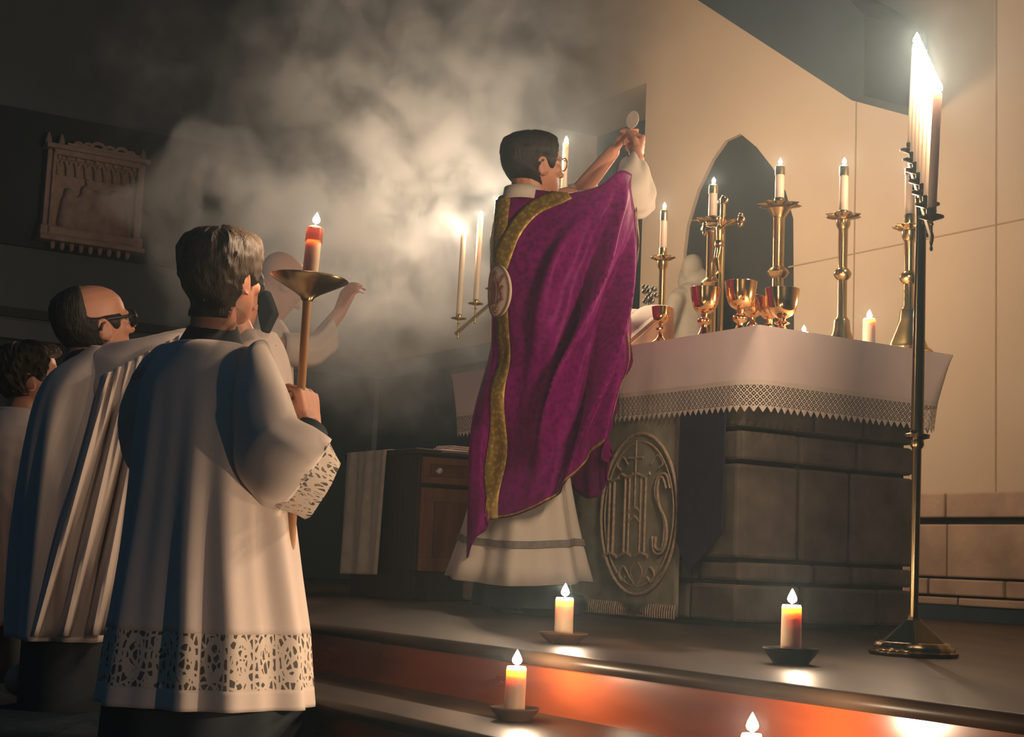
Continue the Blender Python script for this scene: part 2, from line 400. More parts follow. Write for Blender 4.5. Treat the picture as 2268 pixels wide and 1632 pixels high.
# left side wall with its bands
zz = [uvz(onu(0, y, WU))[2] for y in (735, 705, 678, 540, 235)]
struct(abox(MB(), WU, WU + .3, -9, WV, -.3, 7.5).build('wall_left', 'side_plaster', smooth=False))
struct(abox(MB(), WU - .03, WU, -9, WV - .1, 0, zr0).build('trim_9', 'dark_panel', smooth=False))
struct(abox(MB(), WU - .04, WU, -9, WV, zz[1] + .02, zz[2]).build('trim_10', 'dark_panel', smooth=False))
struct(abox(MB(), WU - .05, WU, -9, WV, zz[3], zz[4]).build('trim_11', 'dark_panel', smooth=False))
zc1 = uvz(onu(380, 45, WU))[2]
# roof: rafters in front of the back wall and dark boarding over them
RB = 2.0
A = wz(1545, 0, RB); B = wz(1886, 222, RB); D = wz(845, 0, RB); E_ = wz(700, 64, RB)
sr = (B[1] - A[1]) / (B[0] - A[0]); sl = (E_[1] - D[1]) / (E_[0] - D[0])
ap_a = (D[1] - A[1] + sr * A[0] - sl * D[0]) / (sr - sl); ap_z = A[1] + sr * (ap_a - A[0])
Cc = wz(1914, 212, RB); C2 = wz(1915, 35, RB); C3 = wz(1882, 0, RB); th = C3[1] - (B[1] + sr * (C3[0] - B[0]))
poly = [B, Cc, C2, C3, (ap_a, ap_z + th), (ap_a, ap_z)]
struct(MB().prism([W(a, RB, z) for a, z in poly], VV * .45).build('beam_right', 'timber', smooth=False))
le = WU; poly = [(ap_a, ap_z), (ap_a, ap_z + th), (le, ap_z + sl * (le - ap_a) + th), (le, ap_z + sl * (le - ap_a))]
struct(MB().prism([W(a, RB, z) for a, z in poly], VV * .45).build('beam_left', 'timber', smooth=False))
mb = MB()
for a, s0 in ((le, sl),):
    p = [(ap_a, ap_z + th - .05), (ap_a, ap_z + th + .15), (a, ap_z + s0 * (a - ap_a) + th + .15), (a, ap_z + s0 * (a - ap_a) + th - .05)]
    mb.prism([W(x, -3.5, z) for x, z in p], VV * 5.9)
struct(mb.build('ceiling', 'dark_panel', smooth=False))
# corbel block high on the left
cb = [onv(px, py, RB - .3) for px, py in ((598, -30), (632, 44), (700, 10), (720, -30))]
struct(MB().prism(cb, VV * .3).build('corbel', 'plaster', smooth=False, bevel=.02))

# ================================================================== candles
def flame_mb(h, r):
    r *= 1.3; return MB().lathe([(r * .25, 0), (r * .8, h * .12), (r, h * .28), (r * .85, h * .48), (r * .5, h * .72), (r * .18, h * .92), (r * .03, h)], n=10)
_cm = {}
def candle(label, loc, h, r, wm='wax', cap=0.0, fl=.034, power=1.0, name='candle', cat='candle', group=None, melt=.0, tilt=(0, 0), fm='brass'):
    t = thing(name, label, cat, loc, 0, group, rot=(tilt[0], tilt[1], 0))
    sd = int(abs(loc[0] * 97 + loc[1] * 31) * 10)
    wob = lambda a, rr, z: melt * nz(a * 1.3 + sd, z * 18) + (.35 * melt * math.sin(3 * a + sd) if z > h * .9 else 0)
    top = h - cap
    prof = [(r * .98, 0), (r, .004), (r, top * .33), (r * .99, top * .66), (r * .97, top - .006), (r * .88, top - .001), (r * .6, top - .004), (r * .1, top - .005)]
    MB().lathe(prof, n=20, wob=wob).build('wax', wm, t, world=False)
    if cap:
        MB().lathe([(r * 1.02, top - .004), (r * 1.1, top - .004), (r * 1.08, top + cap * .5), (r * 1.02, top + cap * .86), (r * .55, top + cap), (r * .3, top + cap), (r * .3, top + cap - .004), (r * .9, top + cap * .8), (r * 1.0, top)], n=18).build('follower', fm, t, world=False)
    tip = h - (.004 if not cap else 0)
    MB().tube([(0, 0, tip - .003), (.0005, 0, tip + .006), (.002, 0, tip + .012)], .0012, 6).build('wick', 'wick', t, world=False)
    f = flame_mb(fl, fl * .26).build('flame', 'flame', t, world=False); f.location = (0.001, 0, tip + .006)
    f['label'] = 'white-hot candle flame'
    ld = bpy.data.lights.new('candlelight', 'POINT'); ld.energy = CANDLE_W * power; ld.color = (1.0, .72, .48); ld.shadow_soft_size = .012
    lo = bpy.data.objects.new('candlelight', ld); COL.objects.link(lo); lo.parent = t; lo.location = (0, 0, tip + .006 + fl * .4)
    return t

# --- pillar candles on the steps, each on its dish
def dish(label, loc, r, h, m, name='candle_dish'):
    prof = [(r * .62, 0), (r * .66, .004), (r * .86, h * .6), (r, h), (r * .98, h + .003), (r * .9, h), (r * .7, h * .4), (r * .5, h * .3), (r * .05, h * .3)]
    o = MB().lathe(prof, n=28).build(name, m); o.location = loc
    return tag(o, label, 'dish')
def step_candle(px, base_y, z, top_y, wpx, lab, dlab, dm, wm, dishr, melt=.04, dh=.022, pw=1.1):
    q = onz(px, base_y, z); d = q.y; r = wpx * d / FPX / 2
    dish(dlab, q, dishr, dh, dm)
    zt_ = P(px, top_y, d).z
    candle(lab, q + V((0, 0, dh * .32)), zt_ - z - dh * .32, r, wm, fl=.03, melt=melt, power=pw)
step_candle(1247, 1424, 0, 1322, 41, 'lit cream pillar candle on the upper step just in front of the altar cloth hanging', 'dark brown dish under the pillar candle standing nearest the priest', 'clay', 'wax_amber', .058, .05, pw=2.2)
step_candle(1751, 1470, 0, 1338, 45, 'lit pillar candle glowing orange low down, on the upper step before the stone altar end', 'black iron dish under the orange-glowing candle before the stone altar end', 'iron', 'wax_amber', .058, .02, .03, pw=1.4)
q = onz(1139, 1594, -.13); 
step_candle(1139, 1594, -.13, 1474, 45, 'lit pillar candle on the lower step, left of the shining red-brown riser', 'round clay dish under the candle on the lower step', 'clay', 'wax_amber', .05, .05, pw=2.8)
q = onv(1665, 1606, -1.72); zl = q.z
dish('clay dish at the bottom edge of the picture under the burnt-down candle', V((q.x, q.y, -.13)), .045, .02, 'clay')
candle('short burnt-down candle at the bottom edge, flame against the glossy riser', V((q.x, q.y, -.124)), (zl - .012) + .124, .017, 'wax_amber', fl=.03, melt=.12, power=3)

q = W(1.5, -1.3, 0); dish('clay dish under the added unseen candle behind the young server', q, .058, .022, 'clay')
candle('added unseen pillar candle behind the young server, lighting the far altar cloth', q + V((0, 0, .007)), .11, .0225, 'wax_amber', fl=.03, melt=.04, power=3.5)  # added candle, unseen from the camera, brightens the far end of the cloth

# ================================================================== altar
AW, AL, ATZ = .929, 2.03, 1.0
altar = thing('altar', 'free-standing stone block altar under a white lace-edged cloth', 'altar', W(AL / 2, AW / 2), -TH)
U0, U1, V0, V1 = .12, 1.91, .03, .87
abox(MB(), U0 + .03, U1 - .03, V0 + .03, V1 - .03, 0, .93).build('core', 'mortar', altar, smooth=False)
mb = MB(); rnd = random.Random(11)
cz = [.01, .148, .223, .553, .665, .80, .925]
for k, (za, zb) in enumerate(zip(cz, cz[1:])):
    big = (zb - za) > .2
    for side in range(4):
        L = (U1 - U0) if side % 2 == 0 else (V1 - V0); s0 = 0
        while s0 < L - .02:
            wd = rnd.uniform(.22, .42) if big else rnd.uniform(.16, .36)
            if L - s0 - wd < .12: wd = L - s0
            o = rnd.uniform(-.008, .006); g = .006
            if side == 0: abox(mb, U0 + s0 + g, U0 + s0 + wd - g, V0 - o, V0 + .06, za + g, zb - g)
            elif side == 2: abox(mb, U0 + s0 + g, U0 + s0 + wd - g, V1 - .06, V1 + o, za + g, zb - g)
            elif side == 1: abox(mb, U0 - o, U0 + .06, V0 + s0 + g, V0 + s0 + wd - g, za + g, zb - g)
            else: abox(mb, U1 - .06, U1 + o, V0 + s0 + g, V0 + s0 + wd - g, za + g, zb - g)
            s0 += wd
mb.build('stone_base', 'stone', altar, bevel=.012, smooth=False)
abox(MB(), .03, AL - .03, .03, AW - .03, .925, .985).build('table_slab', 'stone', altar, bevel=.01, smooth=False)
# cloth: flat top plus a drop whose corners round off towards the hem
def drop_ring(k, z):
    ins, rad = lerp(0, .010, k), lerp(.012, .11, k ** .8)
    a0, a1, b0, b1 = ins - .004, AL - ins + .004, -.006 - .014 * k, AW - ins + .004
    pts = []; n = 8
    segs = [((a0 + rad, b0), (a1 - rad, b0), (a1 - rad, b0 + rad), -PI / 2), ((a1, b0 + rad), (a1, b1 - rad), (a1 - rad, b1 - rad), 0),
            ((a1 - rad, b1), (a0 + rad, b1), (a0 + rad, b1 - rad), PI / 2), ((a0, b1 - rad), (a0, b0 + rad), (a0 + rad, b0 + rad), PI)]
    for (p, q_, cc, ang) in segs:
        for i in range(60): f = i / 60; pts.append((lerp(p[0], q_[0], f), lerp(p[1], q_[1], f)))
        for i in range(n): t_ = ang + PI / 2 * i / n; pts.append((cc[0] + rad * math.cos(t_), cc[1] + rad * math.sin(t_)))
    out = []; s_ = 0; ss = []
    for i, (a, b) in enumerate(pts):
        if i: s_ += math.hypot(a - pts[i - 1][0], b - pts[i - 1][1])
        wv = k * (.010 * nz(a * 3.1, b * 3.1, 1) + .006 * nz(a * 9, b * 9, 4))
        ca, cb_ = a - AL / 2, b - AW / 2; ln = math.hypot(ca, cb_)
        out.append(W(a + ca / ln * wv, b + cb_ / ln * wv, z)); ss.append(s_)
    return out, ss
cloth = thing('altar_cloth', 'white linen altar cloth with a deep pointed lace edge draped over the stone altar', 'altar cloth', W(AL / 2, AW / 2, 1.0), -TH)
DROP, LACE = .175, .085
R0, s0 = drop_ring(0, ATZ); R1 = [drop_ring(k / 8, ATZ - .004 - DROP * k / 8)[0] for k in range(9)]
cen = W(AL / 2, AW / 2, ATZ + .002)
mb = MB(); tops = [[cen + (p - cen) * f + V((0, 0, .0)) for p in R0] for f in (.02, .5, .97)]
mb.rings(tops + [R0] + R1, caps=False); mb.face(list(reversed([v for v in mb.b.verts][:len(R0)])))
mb.build('linen', 'linen', cloth, flip=True)
G, UVs = [], []; nL = 6
base_ring, ss = drop_ring(1, ATZ - .004 - DROP); N4 = 6
fine = []; fs = []
for i in range(len(base_ring)):
    j = (i + 1) % len(base_ring); sj = ss[j] if j else ss[-1] + (base_ring[0] - base_ring[-1]).length
    for k in range(N4): fine.append(base_ring[i].lerp(base_ring[j], k / N4)); fs.append(lerp(ss[i], sj, k / N4))
cl2 = V((cen.x, cen.y, 0))
for r in range(nL + 1):
    f = r / nL; row = []; ur = []
    for p, s_ in zip(fine, fs):
        tooth = abs((s_ / .03) % 1 - .5) * 2
        depth = LACE + .022 * tooth
        d = V((p.x, p.y, 0)) - cl2; q_ = p - d.normalized() * .012 * f - V((0, 0, depth * f)); row.append(q_); ur.append((s_, LACE * f * 1.0 + .022 * tooth * f))
    G.append(row); UVs.append(ur)
mb = MB(); mb.grid(G, UVs, closed=True); mb.build('lace_edge', 'altar_lace', cloth)['label'] = 'pale net lace border with pointed hem'

# frontal (antependium) with its embroidered monogram, on the priest's side
FV = .014
fr = thing('antependium', 'dull olive altar frontal embroidered with an oval letter monogram', 'altar frontal', W(1.05, FV, .5), -TH)
fa0 = uvz(onv(1510, 1100, FV))[0]; fa1 = 1.62
Gr = [[W(a, FV + .006 * math.sin(a * 17) - .004, z) for a in [lerp(fa0, fa1, i / 40) for i in range(41)]] for z in [lerp(.93, .02, j / 20) for j in range(21)]]
MB().grid(Gr).build('panel', 'frontal', fr, solid=.006)
oc_a, _, oc_z = uvz(onv(1420, 1138, FV)); ow = abs(uvz(onv(1505, 1138, FV))[0] - uvz(onv(1336, 1138, FV))[0]) / 2; oh = abs(P(1420, 960, onv(1420, 1138, FV).y).z - P(1420, 1316, onv(1420, 1138, FV).y).z) / 2
def fp(x, y, out=.004): return W(oc_a - x * ow, FV - .009 - out, oc_z + y * oh)
def stroke(mb, pts, r, closed=False, n=8):
    pp = smooth_path(pts + ([pts[0]] if closed else []), max(8, 6 * len(pts))); return mb.tube([fp(*p[:2]) for p in pp], r, n)
mb = MB()
for rr, th_ in ((1.0, .007), (.9, .004)):
    mb.tube([fp(rr * math.cos(t_ * 2 * PI / 64), rr * math.sin(t_ * 2 * PI / 64)) for t_ in range(65)], th_, 8)
mb.build('oval_border', 'thread', fr)
mb = MB()
def L(pts, r=.007): stroke(mb, [(x, y, 0) for x, y in pts], r)
# I
for x in (-.78, -.66): L([(x, .42), (x, 0), (x, -.5)], .006)
L([(-.9, .46), (-.72, .42), (-.54, .46)]); L([(-.9, -.54), (-.72, -.5), (-.54, -.54)])
# H: two double uprights, the bar arched, a cross over the bar
for x in (-.36, -.24, .06, .18): L([(x, .46), (x, .1), (x, -.48)], .006)
for x in (-.30, .12): L([(x - .16, .5), (x, .46), (x + .16, .5)]); L([(x - .16, -.53), (x, -.49), (x + .16, -.53)])
L([(-.24, .02), (-.09, .08), (.06, .02)]); L([(-.24, -.10), (-.09, -.04), (.06, -.10)])
L([(-.09, .05), (-.09, .4), (-.09, .92)], .006); L([(-.28, .70), (-.09, .70), (.10, .70)], .006)
# S, doubled
for k in (0, .09):
    L([(.80 - k, .30), (.70 - k, .47 - k * .4), (.50 + k * .2, .46 - k * .4), (.42 + k * .6, .28), (.55, .08), (.70 - k * .2, -.08), (.74 - k * .7, -.30), (.62, -.48 + k * .5), (.44 + k * .3, -.46 + k * .5), (.38 + k, -.28)], .006)
# vine scrolls beneath and over the letters
for sgn in (-1, 1):
    L([(0, -.9), (sgn * .18, -.78), (sgn * .34, -.66), (sgn * .46, -.74), (sgn * .38, -.84), (sgn * .28, -.78)], .005)
    L([(sgn * .05, -.6), (sgn * .15, -.72), (sgn * .05, -.84)], .004)
    L([(sgn * .3, .62), (sgn * .46, .72), (sgn * .6, .62), (sgn * .5, .56)], .004)
mb.build('monogram', 'thread', fr)
# fringe at the foot of the frontal
mb = MB()
for i in range(90):
    a = lerp(fa0 + .01, fa1, i / 90); mb.tube([W(a, FV - .008, .06), W(a + .002, FV - .012, .035), W(a + .003, FV - .010, .012)], .0035, 5)
mb.build('fringe', 'thread', fr)['kind'] = 'stuff'
# dark pointed band hanging between the frontal and the stone corner
ba1 = uvz(onv(1512, 1100, FV))[0]; ba0 = uvz(onv(1614, 1100, FV))[0]
zb0, zb1 = uvz(onv(1545, 1200, FV))[2], uvz(onv(1545, 1272, FV))[2]; ztop = .93; am = ba1 - (ba1 - ba0) * .28
zr = uvz(onv(1614, 1180, FV))[2]
poly = [W(ba1, FV - .022, ztop), W(ba0, FV - .022, ztop), W(ba0 + .003, FV - .024, zr), W(am, FV - .026, zb1), W(ba1, FV - .024, zb0)]
o = MB().prism(poly, VV * .006).build('hanging_band', 'banner', smooth=False, bevel=.002); tag(o, 'dark purple cloth band with a pointed end hanging at the near altar corner', 'cloth band')

# ================================================================== brass candlesticks in a row at the back of the altar
ROWV = .80
def scallop(a, r, z): return .0
def candlestick(px, y, label, clabel, pan_r, stem_r, knop=True, ornate=False):
    # y: flame base, cap bottom, candle bottom, pan, knop
    yf, yc, yb, yp, yk = y
    q = onv(px, yp, ROWV); d = q.y; Z = lambda yy: P(px, yy, d).z - ATZ
    t = thing('candlestick', label, 'candlestick', V((q.x, q.y, ATZ)), rnd.uniform(0, 6))
    zp = Z(yp); zk = Z(yk); lift = .16
    n = 6
    MB().lathe([(.085, 0), (.088, .006), (.082, .012), (.07, .02), (.066, .03), (.058, .05), (.044, .085), (.034, .12), (.03, lift), (.027, lift + .004)], n=24, wob=lambda a, r, z: .10 * math.cos(n / 2 * a) ** 2 if z < .1 else .04 * math.cos(8 * a)).build('foot', 'brass', t, world=False)
    MB().lathe([(stem_r * 1.3, lift), (stem_r * 1.3, lift + .008), (stem_r, lift + .016), (stem_r * .96, (lift + zp) / 2), (stem_r, zp - .05), (stem_r * 1.1, zp - .045), (stem_r * 1.5, zp - .03), (stem_r * 2.0 if ornate else stem_r * 1.5, zp - .012), (stem_r * 1.2, zp - .008)], n=20).build('stem', 'brass', t, world=False)
    if knop:
        k = stem_r * 1.9; MB().lathe([(stem_r, zk - .024), (stem_r * 1.25, zk - .02), (k * .85, zk - .012), (k, zk), (k * .85, zk + .012), (stem_r * 1.25, zk + .02), (stem_r, zk + .024)], n=20).build('knop', 'brass', t, world=False)
    MB().lathe([(stem_r, zp - .012), (pan_r * .5, zp - .009), (pan_r * .85, zp - .001), (pan_r, zp + .006), (pan_r * .97, zp + .0085), (pan_r * .8, zp + .004), (pan_r * .4, zp - .002), (stem_r, zp - .002)], n=64,
               wob=lambda a, r, z: (.13 * math.cos(8 * a) + .05 * math.cos(24 * a)) if r > pan_r * .7 else 0).build('drip_pan', 'brass', t, world=False)
    cr = (stem_r * 1.0 if not ornate else stem_r * .85)
    zb = Z(yb)
    MB().lathe([(cr * .9, zp - .004), (cr * 1.1, zp), (cr * 1.08, zb + .004), (cr * 1.0, zb + .006)], n=18).build('socket', 'brass', t, world=False)
    h = Z(yf) - zb
    candle(clabel, V((q.x, q.y, ATZ + zb - .002)), h + .002, cr * .96, 'wax_pale', cap=Z(yf) - Z(yc), fl=.026, power=3.8)
rnd = random.Random(5)
candlestick(1468, (463, 487, 552, 573, 640), 'shortest brass altar candlestick, beside the book stand', 'lit candle on the shortest brass altar candlestick beside the book stand', .050, .0165, False)
candlestick(1578, (408, 427, 482, 491, 628), 'brass altar candlestick partly behind the crucifix', 'lit candle right beside the top of the crucifix', .075, .0235, True, True)
candlestick(1726, (366, 386, 442, 457, 604), 'tallest brass altar candlestick, in front of the dark niche edge', 'lit candle on the tallest brass altar candlestick', .080, .0235, True, True)
candlestick(1868, (366, 388, 470, 481, 607), 'brass altar candlestick with a ringed stem next to the pillar candle', 'lit candle on the brass candlestick next to the pillar candle', .062, .0185, True)
candlestick(2014, (371, 386, 478, 506, 615), 'brass altar candlestick behind the tall candelabrum pole', 'candle behind the tall branched candelabrum pole, on an altar candlestick', .055, .0185, True)

# pillar candle and tea light at the end of the altar
q = onv(1925, 706, .56); candle('lit cream pillar candle standing on the right end of the altar cloth', V((q.x, q.y, ATZ + .001)), q.z - ATZ, .0225, 'wax', fl=.03, power=3)
q = onv(1780, 733, .30); candle('tiny tea light almost hidden by the altar edge, right of the chalices', V((q.x, q.y, ATZ + .001)), .022, .019, 'wax', fl=.022, power=1.5, name='tea_light')

# ================================================================== crucifix
q = onv(1597, 640, .72); dC = q.y
cx_ = thing('crucifix', 'gilt altar crucifix with a figure on the cross, standing among the candlesticks', 'crucifix', V((q.x, q.y, ATZ)), -TH)
Zc = lambda yy: P(1597, yy, dC).z - ATZ
MB().lathe([(.075, 0), (.078, .008), (.06, .02), (.05, .035), (.034, .05), (.026, .07), (.022, .10), (.034, .112), (.034, .125), (.02, .135), (.018, .15), (.026, .158), (.02, .168)], n=24, wob=lambda a, r, z: .1 * math.cos(6 * a) if z < .04 else 0).build('foot', 'brass', cx_, world=False)
zA, zT = Zc(497), Zc(445); hw = .115
mb = MB(); mb.box((0, 0, (.16 + zT) / 2), (.022, .014, zT - .16)); mb.box((0, 0, zA), (hw * 2, .013, .022)); mb.build('cross', 'brass', cx_, world=False, smooth=False, bevel=.003)
for p, ax in (((0, 0, zT), 'z'), ((-hw, 0, zA), 'x'), ((hw, 0, zA), 'x')):
    mb = MB()
    for k in (-1, 0, 1):
        o = V((k * .018, 0, .012 if k == 0 else 0)) if ax == 'z' else V(((.012 if k == 0 else 0) * (1 if p[0] > 0 else -1), 0, k * .018))
        mb.ball(V(p) + o, (.013, .010, .013), nu=12, nv=8)
    mb.ball(V(p), (.019, .012, .019), nu=12, nv=8)
    mb.build('finial', 'brass', cx_, world=False)
mb = MB(); mb.lathe([(.03, -.002), (.034, 0), (.03, .002)], n=28, rot=Matrix.Rotation(PI / 2, 3, 'X'), c=(0, 0, zA)); mb.build('nimbus', 'brass', cx_, world=False)
mb = MB(); y0 = -.016      # the body, on the priest's side of the cross
mb.cap((0, y0, zA - .085), (0, y0, zA - .02), .010, .015); mb.cap((0, y0, zA - .02), (.004, y0 - .004, zA + .012), .006, .008); mb.ball((.005, y0 - .006, zA + .02), (.010, .011, .013))
for s_ in (-1, 1):
    mb.cap((s_ * .012, y0, zA - .022), (s_ * .045, y0, zA - .008), .007, .0055); mb.cap((s_ * .045, y0, zA - .008), (s_ * .085, y0 + .003, zA + .004), .0055, .004)
    mb.cap((s_ * .006, y0, zA - .09), (s_ * .008, y0 - .012, zA - .145), .010, .007); mb.cap((s_ * .008, y0 - .012, zA - .145), (s_ * .002, y0 + .002, zA - .205), .007, .004)
    mb.cap((s_ * .002, y0 + .002, zA - .205), (s_ * .003, y0 - .012, zA - .215), .004, .003)
link('corpus', remesh(mb, .003, 2), 'brass', cx_, world=False)
MB().lathe([(.016, zA - .10), (.019, zA - .09), (.017, zA - .075), (.012, zA - .07)], n=16, c=(0, y0, 0), wob=lambda a, r, z: .1 * math.sin(7 * a)).build('loincloth', 'gold', cx_, world=False)

# ================================================================== chalices
def chalice(px, rim_y, wpx, b, label, ornate=False, hk=None):
    q = onv(px, rim_y, b); d = q.y; r = wpx * d / FPX / 2; H = q.z - ATZ
    t = thing('chalice', label, 'chalice', V((q.x, q.y, ATZ + .001)), 0, 'gold cups on the altar')
    bh = r * 1.75; zb = H - bh
    n1 = lambda a, rr, z: .07 * abs(math.cos(3 * a)) if ornate and z < .02 else 0
    fo = [(r * .92, 0), (r * .95, .004), (r * .88, .008), (r * .6, .016), (r * .34, zb * .35), (r * .22, zb * .55)]
    MB().lathe(fo, n=36, wob=n1).build('foot', 'gold', t, world=False)
    MB().lathe([(r * .2, zb * .5), (r * .2, zb * .62), (r * .36, zb * .68), (r * .42, zb * .76), (r * .36, zb * .84), (r * .2, zb * .9), (r * .24, zb + .002)], n=24, wob=lambda a, rr, z: .12 * math.cos(6 * a) if rr > r * .3 else 0).build('knop', 'gold', t, world=False)
    bw = [(.05, 0), (.30, .03), (.58, .12), (.78, .28), (.88, .48), (.94, .72), (.985, .94), (1.0, 1.0)]
    prof = [(r * a, zb + bh * z) for a, z in bw] + [(r * a - .0018, zb + bh * z + .001) for a, z in reversed(bw[1:])] + [(r * .03, zb + bh * .04)]
    MB().lathe(prof, n=40).build('bowl', 'gold', t, world=False)
    return t
chalice(1562, 639, 68, .14, 'gold chalice in front of the crucifix foot, leftmost of the large cups')
chalice(1641, 625, 74, .25, 'tallest gold chalice, at the middle of the cluster near the altar corner')
chalice(1668, 657, 56, .42, 'gold chalice half hidden behind the right side of the tallest chalice')
chalice(1733, 641, 78, .20, 'wide gold chalice at the near altar corner, rightmost of the cups')
chalice(1704, 661, 56, .42, 'gold chalice half hidden behind the left side of the rightmost cup')
chalice(1465, 681, 44, .06, 'small red-gold chalice with a lobed foot beside the open book', True)

# ================================================================== book on its stand
sa1 = uvz(onv(1393, 752, .05))[0]; sa0 = sa1
ms = thing('book_stand', 'wooden sloping book stand at the altar edge by the priest', 'book stand', W(sa0 + .17, .17, ATZ), -TH)
slope = math.atan2(.17, .20)
def sp(a, s_, n_): return W(sa0 + a, .06 + s_ * math.cos(slope) - n_ * math.sin(slope), ATZ + .012 + s_ * math.sin(slope) + n_ * math.cos(slope))
def sbox(mb, a0, a1, s0_, s1_, n0, n1):
    vs = [mb.b.verts.new(sp(a, s_, n_)) for n_ in (n0, n1) for a, s_ in ((a0, s0_), (a1, s0_), (a1, s1_), (a0, s1_))]
    for f in ((0, 1, 2, 3), (4, 5, 6, 7), (0, 1, 5, 4), (1, 2, 6, 5), (2, 3, 7, 6), (3, 0, 4, 7)): mb.face([vs[i] for i in f])
mb = MB(); sbox(mb, 0, .36, 0, .26, 0, .012); mb.build('desk', 'oak', ms, smooth=False, bevel=.003)
mb = MB(); sbox(mb, 0, .36, -.004, .010, .0, .03); mb.build('lip', 'oak', ms, smooth=False, bevel=.003)
for a in (.03, .33):
    MB().prism([W(sa0 + a, .05, ATZ + .001), W(sa0 + a, .29, ATZ + .001), W(sa0 + a, .285, ATZ + .19), W(sa0 + a, .265, ATZ + .18)], UU * .014).build('leg', 'oak', ms, smooth=False)
bk = thing('book', 'open white-paged altar book leaning on the wooden stand', 'book', sp(.18, .02, .012), -TH)
mb = MB(); sbox(mb, .005, .355, .012, .25, .0125, .017); mb.build('cover', 'red_thread', bk, smooth=False)
for s_ in (0, 1):
    rows = []
    for j in range(2):
        rows.append([sp(lerp(.18, .01 if s_ == 0 else .35, i / 10), .016 + .228 * j, .018 + .016 * math.sin(PI * min(1, i / 10 * .9 + .1)) * (1 - .4 * i / 10)) for i in range(11)])
    MB().grid(rows).build('page_block', 'paper', bk, solid=.012)
# small dark silver ornament behind the book
q = onv(1439, 652, .55); t = thing('ornament', 'small dark silver openwork ornament between the book and the shortest candlestick', 'ornament', V((q.x, q.y, ATZ)))
MB().lathe([(.03, 0), (.032, .005), (.012, .02), (.007, .05), (.012, .06), (.007, .07), (.006, q.z - ATZ - .03)], n=16).build('foot', 'silver', t, world=False)
mb = MB(); hz = q.z - ATZ
for i in range(16):
    a = i * 2.4; rr = .024 * math.sqrt((i + .5) / 16) * 1.3; mb.ball((rr * math.cos(a), rr * .6 * math.sin(a), hz + .03 * math.sin(i * 1.7)), (.011, .008, .012), nu=8, nv=6)
mb.build('leaf_head', 'silver', t, world=False)

# ================================================================== statue in front of the niche
q = onv(1530, 600, 2.25); sc = 62 * q.y / FPX     # head height about 62 px
st = thing('statue', 'pale stone statue of a bearded robed figure in front of the pointed niche', 'statue', V((q.x, q.y, 0)))
k = sc / .24
Rz = Matrix.Rotation(.9, 3, 'Z')
mb = MB()
def sq(x, y, z): return V((q.x, q.y, q.z)) + Rz @ V((x * k, y * k, z * k))
mb.ball(sq(0, 0, 0), (.085 * k, .10 * k, .125 * k)); mb.ball(sq(0, -.02, .03), (.10 * k, .11 * k, .12 * k)); mb.ball(sq(0, -.10, -.10), (.09 * k, .05 * k, .12 * k))
mb.cap(sq(0, .07, -.09), sq(0, .09, -.20), .055 * k, .02 * k); mb.cap(sq(0, .10, .02), sq(0, .115, -.03), .012 * k, .018 * k)
mb.cap(sq(0, -.03, -.3), sq(0, -.03, -.85), .20 * k, .22 * k); mb.cap(sq(-.16, 0, -.26), sq(.16, 0, -.26), .09 * k, .09 * k)
mb.cap(sq(0, -.03, -.85), sq(0, -.03, -1.5), .22 * k, .28 * k)
for s_ in (-1, 1):
    mb.cap(sq(s_ * .22, 0, -.3), sq(s_ * .26, .08, -.62), .085 * k, .075 * k); mb.cap(sq(s_ * .26, .08, -.62), sq(s_ * .06, .24, -.5), .075 * k, .05 * k)
for i in range(7):
    a = i * .5 - 1.5; mb.cap(sq(.2 * math.sin(a), .16 * math.cos(a), -.45), sq(.27 * math.sin(a), .22 * math.cos(a), -1.4), .022 * k, .04 * k)
link('figure', remesh(mb, .012, 3), 'statue', st)
abox(MB(), uvz(q)[0] - .22, uvz(q)[0] + .22, 2.05, 2.47, 0, q.z - 1.72 * k).build('pedestal', 'wall_stone', st, bevel=.012, smooth=False)

